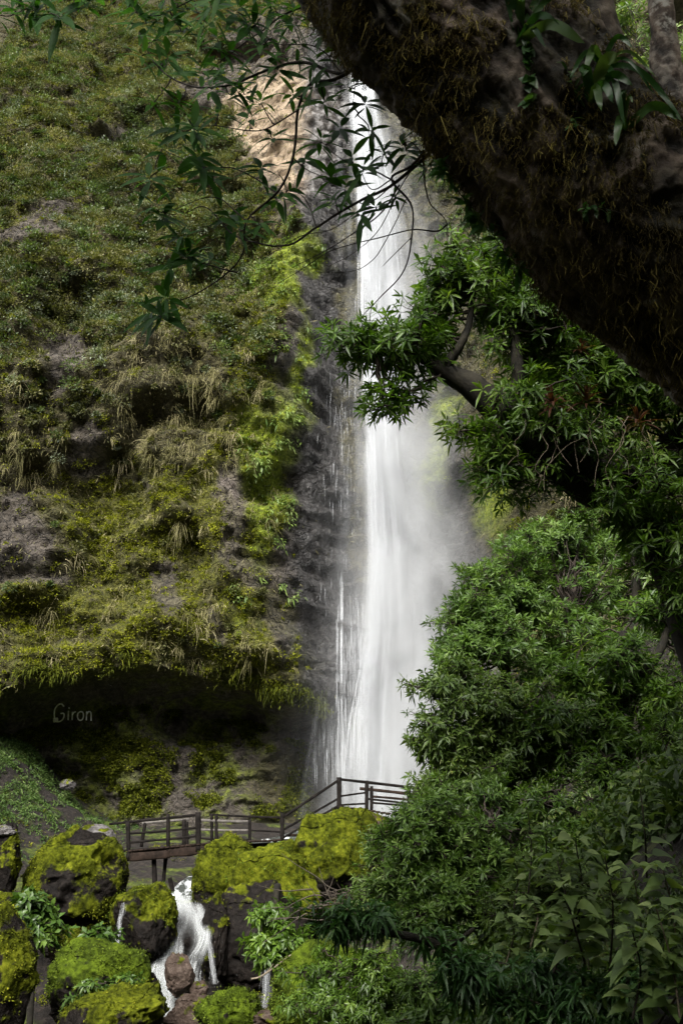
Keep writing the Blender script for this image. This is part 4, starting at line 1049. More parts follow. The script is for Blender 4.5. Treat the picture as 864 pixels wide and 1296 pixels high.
    tree('bushy_tree', 'dense dark green tree filling the right edge at mid height', 'tree',
         [([(800,1060,13.5),(790,960,13.4),(775,880,13.3),(790,800,13.3)], [14,12,10,6]), ([(780,900,13.3),(830,830,13.3),(850,780,13.3)], [8,6,3]), ([(775,880,13.3),(720,850,13.2),(690,860,13.1)], [7,5,3])],
         [(720,880,44,30,13.1,15),(780,845,50,28,13.2,15),(845,880,34,36,13.2,11),(755,925,44,24,13,12),(825,945,44,26,13,10),(690,930,40,36,12.9,15),(800,790,56,30,13.6,15),(855,800,26,46,13.6,8)],
         'whorl', .16, .034, 8, 6, 1.5, .26, 10, 2, 'lance', .28, (35, 92), group=G)
    tree('far_tree', 'bright green tree seen through the gap at the right edge', 'tree',
         [([(800,860,22),(805,760,22),(800,700,22)], [7,6,4])], [(790,700,70,40,22,30),(835,760,50,50,22,26),(760,760,50,40,22.5,20),(850,690,40,40,22,14)],
         'light', .22, .06, 7, 7, 1., .45, 11, 2, 'lance', .3, (40, 95), group=G)
    tree('far_tree', 'bright green tree beyond the upper right fork of the dark trunk', 'tree',
         [([(850,360,19),(840,200,19),(845,100,19)], [8,6,4])], [(800,110,60,60,19,26),(850,60,50,60,19,22),(850,170,50,60,19,20),(780,40,50,40,19.5,14)],
         'light', .2, .05, 8, 8, 1., .4, 11, 2, 'lance', .3, (40, 95), group=G)
    tree('far_tree', 'hazy olive tree on the ledge right of the upper fall', 'tree',
         [([(625,440,34),(622,400,34),(620,350,34)], [3,2,1])], [(600,330,40,40,34,18),(640,300,40,40,34,16),(640,400,40,50,34,16)],
         'mid', .3, .08, 7, 9, 1., .6, 10, 2, 'lance', .3, (40, 95), group=G, root=False)
    # understory
    tree('bush', 'deep green shaded bush under the dense tree at the right edge', 'bush',
         [([(770,1110,11.5),(770,1060,11.5),(765,1000,11.5)], [8,6,3]), ([(770,1060,11.5),(820,1020,11.4),(845,990,11.4)], [5,4,2]), ([(770,1060,11.5),(715,1020,11.4),(700,1000,11.4)], [5,4,2])],
         [(700,1010,36,26,11.5,12),(765,985,40,24,11.5,11),(830,1000,36,26,11.4,10),(860,950,26,36,11.4,7),(745,1060,44,26,11.3,12),(815,1075,44,26,11.2,12),(690,1060,30,26,11.4,9)],
         'whorl', .11, .026, 9, 22, 1.1, .26, 12, 2, 'lance', .3, (35, 95), group='bushes on the right bank')
    B = 'bushes on the right bank'
    tree('bush', 'wide grey green bush right of the footbridge end', 'bush',
         [([(560,1190,10.8),(560,1120,10.8),(550,1060,10.7)], [9,7,4]), ([(560,1130,10.8),(610,1080,10.7),(620,1040,10.7)], [6,4,2]), ([(560,1150,10.8),(520,1120,10.6),(505,1105,10.5)], [6,4,2])],
         [(560,1035,50,34,10.7,24),(600,1070,50,36,10.7,24),(535,1075,50,36,10.6,24),(512,1112,30,28,10.5,12),(575,1115,50,36,10.5,26),(625,1120,46,40,10.6,18),(540,1150,40,22,10.3,12),(630,1020,44,30,11.2,16)],
         'grey', .095, .024, 9, 11, 1.8, .2, 14, 2, 'obov', .2, (30, 88), group=B)
    tree('bush', 'olive bush with fine twigs between the mossy mound and the grey green bush', 'bush',
         [([(480,1180,12.5),(480,1130,12.5),(478,1090,12.5)], [3,2.4,1.5])],
         [(478,1110,22,30,12.5,12),(480,1070,24,26,12.8,10),(462,1140,22,18,12.3,7),(497,1050,24,16,12.6,8)],
         'light', .085, .022, 7, 12, 1.1, .22, 10, 2, 'lance', .3, (40, 100), group=B, root=False)
    tree('bush', 'bright green leafy bush hanging over the hollow below the mossy block', 'bush',
         [([(352,1135,21),(348,1165,20.8),(345,1190,20.6)], [4,3,2])],
         [(345,1165,26,22,20.7,14),(335,1190,24,20,20.6,14),(365,1185,26,24,20.6,14),(350,1205,28,14,20.5,10)],
         'bright', .16, .075, 6, 13, 1.2, .22, 10, 2, 'ovate', .3, (45, 105), group=B)
    tree('bush', 'bright leafy plant on the rocks at the left picture edge', 'bush',
         [([(45,1190,21.5),(45,1165,21.4),(42,1145,21.3)], [3,2,1])],
         [(38,1160,22,16,21.4,10),(50,1178,24,14,21.3,10),(40,1140,10,10,21.5,4)],
         'lush', .2, .11, 6, 14, 1.2, .22, 9, 2, 'ovate', .3, (45, 105), group=B)
    tree('bush', 'bright leafy plant in the dark hollow under the big mossy boulder', 'bush',
         [([(122,1212,22.5),(122,1195,22.4),(124,1180,22.3)], [3,2,1])],
         [(122,1190,22,16,22.3,12),(112,1200,14,12,22.3,5),(150,1206,8,8,22.4,3)],
         'lush', .17, .1, 6, 15, 1.1, .2, 8, 2, 'ovate', .3, (45, 105), group=B)
    tree('fern_clump', 'bright fern fronds on the round boulder by the cascade foot', 'fern',
         [([(125,1262,19.6),(125,1250,19.5)], [2,1])],
         [(100,1258,20,10,19.6,6),(130,1250,30,12,19.5,10),(155,1243,18,8,19.6,6),(112,1272,30,10,19.5,6)],
         'lush', .16, .06, 6, 16, 1.1, .16, 8, 2, 'lance', .5, (50, 110), group=B)
    tree('bush', 'yellow green ferny growth on the mossy bank at the bottom centre', 'bush',
         [([(440,1296,14.5),(440,1260,14.5),(440,1225,14.5)], [1.5,1.2,1])],
         [(480,1228,36,22,14.0,16),(450,1225,56,24,14.8,22),(430,1262,50,30,14.4,24),(480,1270,50,30,14.2,22),(410,1290,40,18,14,12),(395,1240,26,22,14.8,10)],
         'bright', .09, .03, 8, 17, 1.3, .2, 12, 2, 'lance', .5, (45, 110), group=B)
    tree('bush', 'dim small leaved bush at the bottom right of centre', 'bush',
         [([(560,1320,8.5),(560,1270,8.5),(555,1230,8.5)], [7,5,3])],
         [(555,1260,36,30,8.5,16),(600,1270,55,36,8.4,22),(520,1290,26,14,8.4,7),(650,1285,50,30,8.3,16),(640,1230,50,34,8.8,16)],
         'grey', .08, .024, 7, 18, 1.2, .17, 11, 2, 'lance', .3, (40, 100), group=B)
    # broad leaved plants at the lower right
    def stalks(label, stems, seed, Y, L, group='broad leaved plants on the right bank', leaf='broad', pairs=6, dens=1):
        r = np.random.default_rng(300+seed)
        t = thing('broad_leaved_plant', label, 'plant', tuple(at(*stems[0][0], Y)), group)
        mb = MB()
        for st in stems:
            P = smooth_line(np.array([at(x, y, Y+r.normal(0, .12)) for x, y in st]), 24)
            s = MB(); V, f = tubes(P[None], np.linspace(.006, .003, 24)[None], 5); s.add(V, f); s.build('stem', PALE if r.random() < .3 else TWIG, t)
            for q in np.linspace(.1, 1, pairs+3):
                i = int(q*23); c = P[i]; d = unit(np.gradient(P, axis=0)[i]); a0 = r.random()*6.28
                for h in range(4 if q > .95 else 3):
                    a = a0+h*(2.1 if q < .95 else 1.6)+r.normal(0, .3)
                    D = unit(np.array([math.cos(a), math.sin(a)*.8, .15])+d*.3)
                    l = L*r.uniform(.6, 1.2)*(1.1-.35*q)
                    pe = c+D*l*.3
                    V, f = tubes(np.array([[c, (c+pe)/2+[0, 0, .01], pe]]), np.full((1, 3), .0025), 3); mb.add(V, f, np.full(len(V), .3))
                    U = unit(np.array([0, -.35, 1.])+r.normal(0, .25, 3))
                    leaves(mb, pe[None], D[None], U[None], [l], [l*.62], [r.uniform(.3, .95)], .22, 6, 'ovate', [np.clip(r.normal(.5, .22), 0, 1)], .02)
        mb.build('foliage', LEAF[leaf], t)
    stalks('tall stalk with broad pale leaves standing out against the dark at right', [[(818,1110),(815,1050),(808,985)]], 1, 5.6, .12, pairs=5)
    stalks('large grey green leaved plant in the lower right, its leaves biggest and palest', [[(700,1230),(735,1140),(728,1065)],[(770,1240),(775,1150),(765,1085)],[(790,1260),(810,1180),(800,1100)],[(740,1220),(720,1150),(705,1090)],[(860,1230),(850,1150),(838,1100)]], 2, 5.2, .145, pairs=7)
    stalks('leafy plant with drooping heart shaped leaves at the right picture edge', [[(860,1290),(850,1220),(830,1150)],[(800,1290),(810,1230),(800,1180)],[(830,1300),(870,1230),(868,1160)]], 3, 4.6, .14, pairs=7)
    stalks('smaller leaved plant with bright upright shoot between the grey bush and the dark hollow', [[(668,1130),(672,1080),(668,1030)],[(650,1150),(655,1110),(650,1090)],[(680,1140),(690,1085),(690,1050)],[(690,1160),(705,1110),(715,1080)]], 4, 7.2, .12, pairs=7)
    stalks('low broad leaved plants carpeting the bank right of the long leaved branch', [[(690,1260),(690,1200),(700,1170)],[(640,1220),(650,1180),(640,1160)],[(740,1270),(745,1230),(740,1190)],[(710,1230),(700,1190),(720,1160)],[(770,1290),(760,1250),(775,1210)],[(670,1200),(680,1160),(670,1140)]], 5, 6.2, .11, pairs=7)
    tree('bush', 'soft yellow green feathery bush among the broad leaved plants', 'bush',
         [([(720,1230,7.5),(720,1170,7.5),(720,1120,7.5)], [5,4,2])],
         [(715,1130,60,26,7.5,20),(690,1160,50,24,7.4,16),(760,1160,50,26,7.4,16),(650,1150,30,20,7.6,8)],
         'light', .05, .014, 9, 19, 1.2, .14, 14, 2, 'lance', .4, (40, 110), group=B, limb_mat=TWIG, twig_r=.004)
    tree('bush', 'dark leafy undergrowth at the bottom right corner', 'bush',
         [([(800,1330,5.2),(800,1280,5.2),(800,1250,5.2)], [7,5,3])],
         [(760,1275,60,26,5.2,20),(830,1265,50,36,5.1,18),(700,1290,50,20,5.3,14),(860,1290,30,30,5,8)],
         'point', .075, .017, 9, 20, 1.2, .13, 11, 3, 'lance', .5, (40, 105), group=B, twig_r=.004)
    # long drooping leaves in front
    tree('long_leaved_branch', 'branch of long drooping dark leaves reaching left across the bottom centre', 'branch',
         [([(720,1330,5.6),(640,1265,5.5),(560,1200,5.4),(490,1180,5.3),(415,1172,5.3)], [7,6,5,4,2]), ([(560,1200,5.4),(580,1190,5.4),(600,1175,5.4)], [4,3,2]), ([(640,1265,5.5),(680,1230,5.4),(700,1220,5.3)], [5,3,2])],
         [(425,1166,22,10,5.3,4),(462,1170,26,12,5.3,5),(505,1176,26,13,5.35,5),(548,1178,28,14,5.4,5),(590,1186,28,14,5.4,5),(640,1220,30,16,5.4,6),(600,1238,24,12,5.4,4),(685,1232,30,16,5.4,5),(720,1268,30,18,5.3,6),(650,1275,26,14,5.4,4),(575,1222,22,10,5.3,3)],
         'point', .078, .017, 8, 21, 1.7, .12, 7, 4, 'lance', .55, (40, 110), group=None, twig_r=.004, up=.5)
    # pale fallen twig by the thin fall
    mb = MB(); P = smooth_line(np.array([at(x, y, 20) for x, y in ((318,1239),(330,1236),(348,1224),(366,1210),(392,1196))]), 16)
    V, f = tubes(P[None], np.linspace(.02, .012, 16)[None], 6); mb.add(V, f)
    V, f = tubes(smooth_line(np.array([at(x, y, 20) for x, y in ((330,1236),(340,1228),(346,1220))]), 16)[None], np.linspace(.012, .006, 16)[None], 5); mb.add(V, f)
    o = mb.build('fallen_twig', PALE, loc=P[0]); tag(o, 'bare pale twig lying before the dark rock near the thin fall', 'twig')
    # bare brown brush below the mossy mound
    r = np.random.default_rng(77); mb = MB()
    for q in range(42):
        a = np.array([r.uniform(395, 470), r.uniform(1125, 1165)]); p = [a]; d = r.normal(0, 1, 2)*[8, 4]-[4, 0]
        for _ in range(4): p.append(p[-1]+d); d = d+r.normal(0, 4, 2)
        V, f = tubes(smooth_line(np.array([at(x, y, 17.5+r.normal(0, .03)) for x, y in p]), 12)[None], np.linspace(.014, .004, 12)[None], 4); mb.add(V, f)
    o = mb.build('dead_brushwood', plain('brushwood', (.02,.015,.011), (.07,.056,.042), 9), loc=at(430, 1150, 17.5)); tag(o, 'heap of bare brown brushwood below the high mossy mound', 'brushwood', kind='stuff')
build_right_bank()
# ------------------------------------------------------------------ the big dark tree in front
def bark_mat():
    m, nt, out = new_mat('bark')
    n2 = noise(nt, 14, 8, .65); n1 = noise(nt, 3, 6)
    c = ramp(nt, [(.4, (.0015,.001,.0008)), (.52, (.009,.006,.004)), (.62, (.045,.03,.021)), (.74, (.17,.13,.1))], mth(nt, 'ADD', mth(nt, 'MULTIPLY', n2, .45), mth(nt, 'MULTIPLY', attr(nt, 'ridge'), .6)))  # furrows coloured darker than ridges, standing in for crease shade
    c = mix(nt, mth(nt, 'MULTIPLY', attr(nt, 'lichen'), rng_map(nt, n2, .45, .6)), c, (.3, .29, .26))
    c = mix(nt, mth(nt, 'MULTIPLY', attr(nt, 'mossy'), rng_map(nt, n1, .35, .6)), c, ramp(nt, [(.35, (.002,.0015,.0005)), (.58, (.016,.013,.003)), (.8, (.07,.06,.014))], n2))
    principled(nt, out, c, .8, .35, bump(nt, n2, .8, .02))
    return m
BARK = bark_mat()
def bark_tube(name, parent, px, n, ns, seed, lich=0., mossy=1., amp=.045):
    """px: (x, y, Y, radius in photo pixels) along the limb"""
    C = smooth_line(np.array([at(a, b, c) for a, b, c, _ in px]), n)
    r = np.interp(np.linspace(0, 1, n), np.linspace(0, 1, len(px)), [q*scale_at(648, c) for a, b, c, q in px])
    V, f = tubes(C[None], r[None], ns)
    V = V.reshape(n, ns, 3); d = unit(V-C[:, None])
    ln = np.concatenate([[0], np.cumsum(np.linalg.norm(np.diff(C, axis=0), axis=1))])
    a = np.linspace(0, 2*np.pi, ns, endpoint=False)
    A, Ln = np.meshgrid(a, ln); rm = np.mean(r)
    q = np.stack([np.cos(A)*rm, np.sin(A)*rm, Ln*.42], -1)
    rg = ridged(q*13+1.5*fbm(q*4, 2, seed)[..., None]+seed, 4, seed)*.7+.3*ridged(np.stack([np.cos(A)*rm*5, np.sin(A)*rm*5, Ln*9], -1)+seed, 3, seed+2)
    big = fbm(q*np.array([2.2, 2.2, 3.])+seed, 3, seed+3)
    V = V+d*((rg*amp*.8+big*rm*.12)[..., None])
    mk = np.clip(mossy*(sstep(-.25, .3, fbm(V*2.2, 3, seed+5)+.12)), 0, 1)*sstep(1.75, 1.35, V[..., 0])
    o = mesh_obj(name, V.reshape(-1, 3), f, BARK, parent, True, {'ridge': np.clip(.5+.5*rg.ravel(), 0, 1), 'lichen': np.clip(lich+.9*sstep(.2, .45, fbm(V*4, 3, seed+8)), 0, 1).ravel(), 'mossy': mk.ravel()})
    return o, V, d, C, r, mk

def build_front_tree():
    rng = np.random.default_rng(12)
    trunk_px = [(1150,620,3.9,150),(1010,450,3.8,145),(895,345,3.75,140),(792,268,3.7,138),(707,182,3.62,130),(632,88,3.55,130),(556,-5,3.5,156),(478,-110,3.45,165),(415,-240,3.4,150)]
    root = np.array([3.2, 3.9, -1.2])
    t = thing('old_tree', 'massive dark leaning tree trunk hung with brown moss across the upper right', 'tree', tuple(root))
    o, V, d, C, r, mk = bark_tube('trunk', t, trunk_px, 400, 270, 3, amp=.085)
    _, V2, d2, _, _, _ = bark_tube('limb', t, [(915,390,3.7,85),(890,290,3.62,52),(862,200,3.6,32),(846,120,3.6,21),(839,50,3.6,17),(833,-60,3.6,16),(830,-220,3.6,16)], 160, 90, 5, .3, .3, .03)
    bark_tube('limb', t, [(895,320,3.6,60),(845,225,3.56,34),(806,158,3.55,28),(768,85,3.6,30),(725,0,3.6,54),(690,-80,3.6,66)], 110, 80, 7, .1, .5, .03)
    # hanging moss: short crinkled brown threads on the side towards the valley and the underside
    n = 52000
    i = rng.integers(0, V.shape[0], n); j = rng.integers(0, V.shape[1], n)
    P = V[i, j]; D0 = d[i, j]; w = fbm(P*3.0, 3, 51)
    px, py, _ = pix(P)
    ok = (D0[:, 1] < .45) & (w > .06+.12*rng.random(n)) & (V[i, j][:, 0] < 1.7) & (px > 300) & (px < 900) & (py > -60)
    P, D0 = P[ok], D0[ok]; n = len(P)
    s = np.linspace(0, 1, 6)[None, :, None]
    L = rng.uniform(.015, .06, (n, 1, 1))*(1+1.2*(rng.random((n, 1, 1)) > .93))
    Q = P[:, None]+D0[:, None]*L*(.25+.35*s)*s**.5+np.array([0, 0, -1.])*L*s**1.5+rng.normal(0, .26, (n, 6, 3))*L*s
    mb = MB(); ribbons(mb, rng, Q, rng.uniform(.002, .005, n), 1., np.clip(.35+.35*fbm(P*2.5, 2, 53)+rng.normal(0, .2, n), 0, 1))
    mb.build('hanging_moss', LEAF['dry'], t)
    # leafy sprigs along the underside of the trunk
    # thin hanging branches with whorls of leaves
    X = lambda L, Y: [(x, y, Y+dy) for x, y, dy in L]
    br = [
     ([(470,60,0),(432,92,.1),(380,80,.3),(330,92,.5),(280,110,.6),(232,106,.8),(196,80,.9),(176,40,1.)], 4.0, 7),
     ([(470,75,0),(420,100,.1),(392,106,.2),(376,140,.3),(372,200,.4),(352,245,.5),(312,280,.6),(308,322,.7),(280,352,.8),(240,376,.9),(205,390,1.)], 4.0, 7),
     ([(560,175,-.2),(500,232,0),(452,256,.2),(400,288,.3),(360,312,.5),(300,300,.7),(262,262,.8),(235,268,.9)], 4.1, 6),
     ([(552,172,-.2),(520,210,0),(495,228,.1),(520,260,.2),(521,300,.2),(510,345,.3),(480,378,.4),(458,402,.4)], 4.0, 5),
     ([(534,190,0),(536,225,.1),(545,258,.2),(565,280,.2),(566,320,.2)], 4.0, 3.5),
     ([(566,284,.2),(552,292,.25),(520,290,.3),(480,300,.3),(420,318,.4),(385,340,.5),(350,360,.6)], 4.0, 3),
     ([(505,235,.1),(480,270,.2),(440,300,.3),(400,325,.4),(370,340,.5)], 4.0, 3),
     ([(430,20,.2),(380,10,.4),(330,40,.6),(290,70,.8),(262,95,.9)], 4.1, 5),
     ([(420,-20,.2),(340,-10,.5),(260,-8,.8),(200,20,1.),(165,10,1.1)], 4.1, 5),
     ([(300,-40,.5),(180,-50,.8),(80,-20,1.),(45,5,1.),(20,18,1.)], 4.2, 6),
     ([(376,140,.3),(330,165,.4),(280,160,.5),(245,160,.6)], 4.0, 3), ([(352,245,.5),(300,215,.6),(255,210,.7),(205,190,.8)], 4.0, 3),
     ([(400,288,.3),(385,250,.3),(362,240,.4)], 4.1, 2.5), ([(312,280,.6),(270,250,.7),(210,270,.8)], 4.0, 3),
     ([(300,345,.75),(262,335,.8),(235,325,.9),(212,345,.95)], 4.0, 3), ([(500,232,0),(470,215,.1),(440,205,.2),(408,180,.2)], 4.0, 3),
     ([(535,195,0),(520,180,0),(512,180,0)], 4., 2.5), ([(495,228,.1),(470,240,.1),(455,215,.1)], 4., 2.5), ([(452,256,.2),(470,262,.2),(478,262,.2)], 4., 2.),
     ([(520,215,0),(500,250,.1),(478,290,.2),(450,318,.2),(415,338,.3)], 4., 2.), ([(500,235,0),(460,262,.2),(420,290,.3),(380,300,.4),(330,330,.5)], 4., 2.),
     ([(521,300,.2),(500,320,.2),(485,335,.2)], 4., 1.8), ([(515,250,.1),(490,300,.1),(470,330,.2),(440,345,.3),(400,345,.3)], 4., 1.8),
     ([(432,92,.1),(400,60,.2),(350,55,.3),(310,20,.4)], 4., 3), ([(372,200,.4),(390,215,.4),(415,225,.4)], 4., 2.5), ([(470,75,0),(452,100,.1),(446,130,.1)], 4., 2.5)]
    allp = []
    for L, Y, rp in br:
        P = smooth_line(np.array([at(x, y, Y+dy) for x, y, dy in L]), 44); P = P+.012*np.stack([fbm(P*4+k*9, 3, 60+k) for k in range(3)], -1)
        rad = np.linspace(rp*.8, max(.8, rp*.22), 44)*scale_at(300, Y)*.5
        V_, f_ = tubes(P[None], rad[None], 7); mb = MB(); mb.add(V_, f_); mb.build('hanging_branch', TWIG, t); allp.append(P)
    allp = np.concatenate(allp)
    W = [(45,15,34),(75,22,34),(20,12,30),(50,-12,36),(95,-8,30),(172,15,34),(200,50,34),(212,74,32),(240,12,34),(256,92,32),(300,15,34),(288,66,32),(330,22,32),(346,8,32),(352,88,30),(266,112,30),(276,146,30),(316,152,28),(310,120,26),
         (410,130,30),(405,180,32),(246,165,32),(238,150,28),(212,192,32),(190,226,34),(252,200,32),(256,216,30),(198,265,34),(206,278,32),(302,290,32),(290,276,30),(350,250,32),(362,244,30),(418,225,32),(436,240,32),(246,320,32),(216,340,34),(238,326,30),(212,378,34),(194,396,34),(204,402,32),
         (460,215,32),(456,272,32),(476,265,28),(508,184,30),(470,166,26),(514,192,28),(462,132,28),(446,202,30),(380,60,30),(410,40,30),(370,120,26),(195,130,28),(165,-10,34),(220,-10,34),(280,-10,34),(330,-8,34),(390,5,32),(430,60,28),(345,175,26),(486,195,26),(500,250,20),(540,215,22),(330,60,30),(232,40,30),(185,30,34),(262,30,34),(275,50,30),(310,40,30),(365,30,30),(400,80,28),(225,130,28),(300,110,28),(330,130,26),(120,-6,30),(20,-10,34),(0,20,30),(265,330,26),(230,300,26),(330,285,26),(280,90,28),(318,35,32),(345,45,30),(222,25,32),(205,15,34),(180,70,30),(268,10,32),(290,120,30),(325,100,30),(360,70,30),(395,110,28),(430,165,28),(385,205,28),(425,255,28),(330,215,28),(270,230,28),(225,165,30),(372,20,30),(415,20,30),(440,110,28),(60,5,32),(110,5,30)]
    C2, AX, LN = [], [], []
    for x, y, rr in W:
        d0 = np.linalg.norm(allp-at(x, y, 4.6), axis=1); k = np.argmin((pix(allp)[0]-x)**2+(pix(allp)[1]-y)**2)
        c = at(x, y, allp[k, 1]+rng.normal(0, .06)); C2.append(c); LN.append(rr*scale_at(y, c[1])*1.22)
        AX.append(unit(np.array([rng.normal(0, .45), -.8+rng.normal(0, .3), .5+rng.normal(0, .3)])))
        if np.linalg.norm(allp[k]-c) > .02:
            V_, f_ = tubes(twig_paths(rng, allp[k][None], c[None], 8, .1, .05), np.linspace(.0045, .003, 8)[None], 5); mb = MB(); mb.add(V_, f_); mb.build('twig', TWIG, t)
    C2, AX, LN = np.array(C2), np.array(AX), np.array(LN)
    for q in range(0, len(C2)):
        mb = MB(); whorls(mb, rng, C2[q:q+1], AX[q:q+1], int(rng.integers(8, 11)), LN[q], LN[q]*.25, (62, 104), .3, .22, 6, 'lance', np.clip(rng.normal(.45, .2, 1), 0, 1))
        mb.build('leaf_whorl', LEAF['dark'], t)
    # unseen crown overhead, added and shaped to block light from the trunk
    n = 13500
    c = np.stack([rng.uniform(-5.5, 10.5, n), rng.uniform(-9, 4.2, n), rng.random(n)], -1)
    lo = np.interp(c[:, 1], [-9, -3, 1, 4.2], [2.2, 2.8, 4.8, 5.4]); c[:, 2] = lo+(10.5-lo)*c[:, 2]
    c = c[fbm(c/1.7, 2, 70) > -.08]; px, py, dd = pix(c)
    c = c[(dd < .4) | (py < -90) | (c[:, 1] < 1)]; c = c[(c[:, 1] < 1.2) | ((c[:, 0] > .3) & (c[:, 2] > 5.6) & (c[:, 1] < 4.))]
    a = unit(rng.normal(0, .4, c.shape)+np.array([0, 0, 1.])); mb = MB()
    whorls(mb, rng, c, a, 8, .34, .1, (45, 105), .3, .2, 3, 'obov')
    mb.build('crown', LEAF['dark'], t)
    return t, V, d

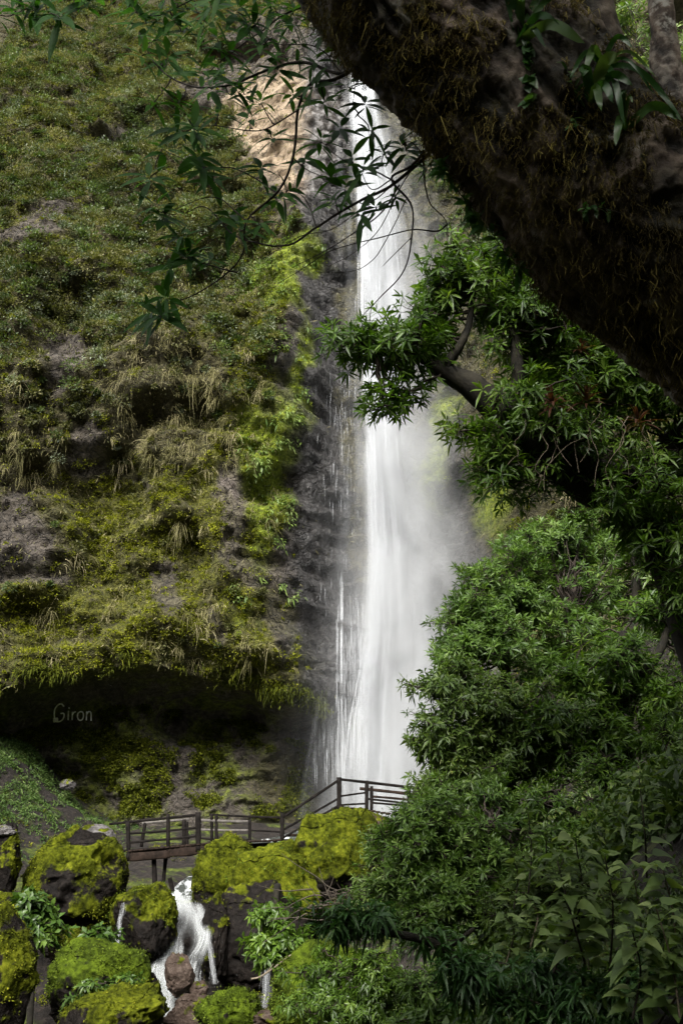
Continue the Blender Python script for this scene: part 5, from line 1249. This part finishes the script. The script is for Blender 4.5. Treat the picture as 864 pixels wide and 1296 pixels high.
FT, TV, TD = build_front_tree()
def on_trunk(x, y):
    px, py, dd = pix(TV); q = (px-x)**2+(py-y)**2+np.where(TD[..., 1] < .2, 0, 1e6)
    i = np.unravel_index(np.argmin(q), q.shape); return TV[i], TD[i]
LEAF['strap'] = leaf_mat('strap_leaf', [(0, (.012,.045,.01)), (.5, (.03,.085,.018)), (1, (.08,.13,.035))], .4, .4, .4)
def build_epiphytes():
    rng = np.random.default_rng(41); G = 'plants growing on the big trunk'
    def straps(label, x, y, rows, name='strap_fern', w=.03, var=None):
        p, d = on_trunk(x, y); t = thing(name, label, 'fern', tuple(p), G)
        for tx, ty, dy, w_ in rows:
            e = at(tx, ty, p[1]+dy); m = (p+e)/2+np.array([0, -.03, .07])
            P = smooth_line(np.array([p, m, e]), 12); s = np.linspace(0, 1, 12)
            dr = unit(np.gradient(P, axis=0)); view = unit(P); S = unit(np.cross(dr, view)+.3*np.array([0, 0, 1.])*0)
            hw = (SHAPES['strap'](s)*w_*.5)[:, None]; Nn = np.cross(S, dr); wv = (.25*np.sin(s*11+tx)*w_)[:, None]*Nn
            V = np.stack([P-S*hw+wv, P+Nn*.2*hw, P+S*hw-wv], 1); i = np.arange(36).reshape(12, 3)
            f = np.stack([i[:-1, :-1], i[:-1, 1:], i[1:, 1:], i[1:, :-1]], -1).reshape(-1, 4)
            mb = MB(); mb.add(V, f, np.full(36, np.clip(rng.normal(.55, .25), 0, 1))); mb.build('frond', LEAF['strap'], t)
    straps('upright strap fern with tall blades at the top of the trunk', 658, 48, [(628,-12,-.1,.045),(655,-10,-.12,.03),(705,-14,-.1,.03),(660,0,-.14,.03)])
    straps('strap fern with wavy pale blades arching right over the trunk', 652, 55, [(708,32,-.15,.028),(740,55,-.2,.04),(730,-8,-.1,.025),(690,60,-.1,.02)])
    straps('cluster of long narrow drooping blades near the fork of the trunk', 760, 80, [(828,120,-.1,.012),(862,150,-.1,.022),(790,160,-.1,.025),(830,98,-.1,.012),(740,90,-.1,.03),(720,100,-.1,.018),(800,60,-.1,.02)])
    straps('broad green blades rising from the dark trunk by the fork', 748, 130, [(782,75,-.15,.05),(760,140,-.1,.03),(800,108,-.1,.03),(735,95,-.1,.04),(776,130,-.12,.03)])
    straps('fern with a long blade pointing right from the fork of the trunk', 790, 165, [(862,152,-.1,.035),(800,130,-.1,.012),(785,120,-.1,.015),(778,185,-.1,.03),(790,118,-.1,.012)])
    def climber(label, pts, L, seed, n, shape='ovate', w=.8):
        r = np.random.default_rng(seed); base, _ = on_trunk(*pts[0]); t = thing('climbing_plant', label, 'climber', tuple(base), G)
        Q = smooth_line(np.array([on_trunk(*q)[0]+on_trunk(*q)[1]*.03 for q in pts]), 30); mb = MB(); V, f = tubes(Q[None], np.full((1, 30), .003), 4); mb.add(V, f); mb.build('stem', TWIG, t)
        i = r.integers(0, 30, n); P = Q[i]; D = unit(r.normal(0, .7, (n, 3))+np.array([0, -.35, -.25])); U = unit(r.normal(0, .35, (n, 3))+np.array([0, -1, .6]))
        mb = MB(); leaves(mb, P, D, U, L*r.uniform(.6, 1.2, n), L*w, .3, .2, 4, shape, np.clip(r.normal(.55, .2, n), 0, 1)); mb.build('foliage', LEAF['strap'], t)
    climber('round leaved climber hanging in a string down the trunk', [(664,38),(668,70),(670,95),(668,110)], .05, 1, 34)
    climber('short leafy sprig below the string of round leaves', [(672,125),(668,135),(660,140)], .05, 2, 9)
    climber('small glossy leaved sprig low on the trunk', [(735,268),(750,262),(785,268)], .045, 3, 26, 'obov', .4)
    climber('pale frilly little fern high on the trunk', [(712,85),(718,105),(730,130),(725,165)], .05, 4, 26, 'lance', .3)
    climber('dark leafy sprigs fringing the underside of the trunk beside the fall', [(552,205),(570,225),(590,255),(600,280)], .085, 5, 46, 'lance', .3)
    climber('dark leafy sprigs fringing the underside of the trunk near the leaning tree', [(604,285),(615,305),(630,335),(648,352)], .085, 6, 46, 'lance', .3)
build_epiphytes()
# ------------------------------------------------------------------ light, sky, camera
w = bpy.data.worlds.new('World'); sc.world = w; w.use_nodes = True
nt = w.node_tree; bgn = nt.nodes['Background']
sky = nt.nodes.new('ShaderNodeTexSky'); sky.sky_type = 'NISHITA'; sky.sun_disc = False
SUN_EL, SUN_AZ = 43, -163            # azimuth clockwise from +Y (into the valley)
sky.sun_elevation = R(SUN_EL); sky.sun_rotation = R(SUN_AZ)
sky.dust_density = 4; sky.ozone_density = 1; sky.air_density = 1.
hs = nt.nodes.new('ShaderNodeHueSaturation'); hs.inputs['Saturation'].default_value = .12
nt.links.new(sky.outputs[0], hs.inputs['Color']); nt.links.new(hs.outputs[0], bgn.inputs[0])
bgn.inputs[1].default_value = .085
sl = bpy.data.lights.new('sun', 'SUN'); sl.energy = 1.5; sl.angle = R(22); sl.color = (1, .96, .9)
so = bpy.data.objects.new('sun', sl); link(so)
from mathutils import Vector
sd = Vector((math.sin(R(SUN_AZ))*math.cos(R(SUN_EL)), math.cos(R(SUN_AZ))*math.cos(R(SUN_EL)), math.sin(R(SUN_EL))))
so.rotation_euler = (-sd).to_track_quat('-Z', 'Y').to_euler()
so.location = (-10, -10, 60)

cam = bpy.data.cameras.new('camera'); cam.lens = 35; cam.sensor_width = 36; cam.sensor_fit = 'AUTO'
cam.clip_start = .05; cam.clip_end = 500
co = bpy.data.objects.new('camera', cam); co.rotation_euler = (R(110), 0, 0); link(co); sc.camera = co
sc.render.engine = 'CYCLES'
cy = sc.cycles
cy.use_denoising = True; cy.max_bounces = 6; cy.diffuse_bounces = 3; cy.glossy_bounces = 2; cy.transmission_bounces = 3
cy.transparent_max_bounces = 64; cy.volume_bounces = 1; cy.caustics_reflective = False; cy.caustics_refractive = False
cy.sample_clamp_indirect = 4
cy.volume_step_rate = 4.; cy.volume_max_steps = 128
sc.view_settings.view_transform = 'Standard'; sc.view_settings.look = 'None'
sc.view_settings.exposure = 2.32; sc.view_settings.gamma = 1
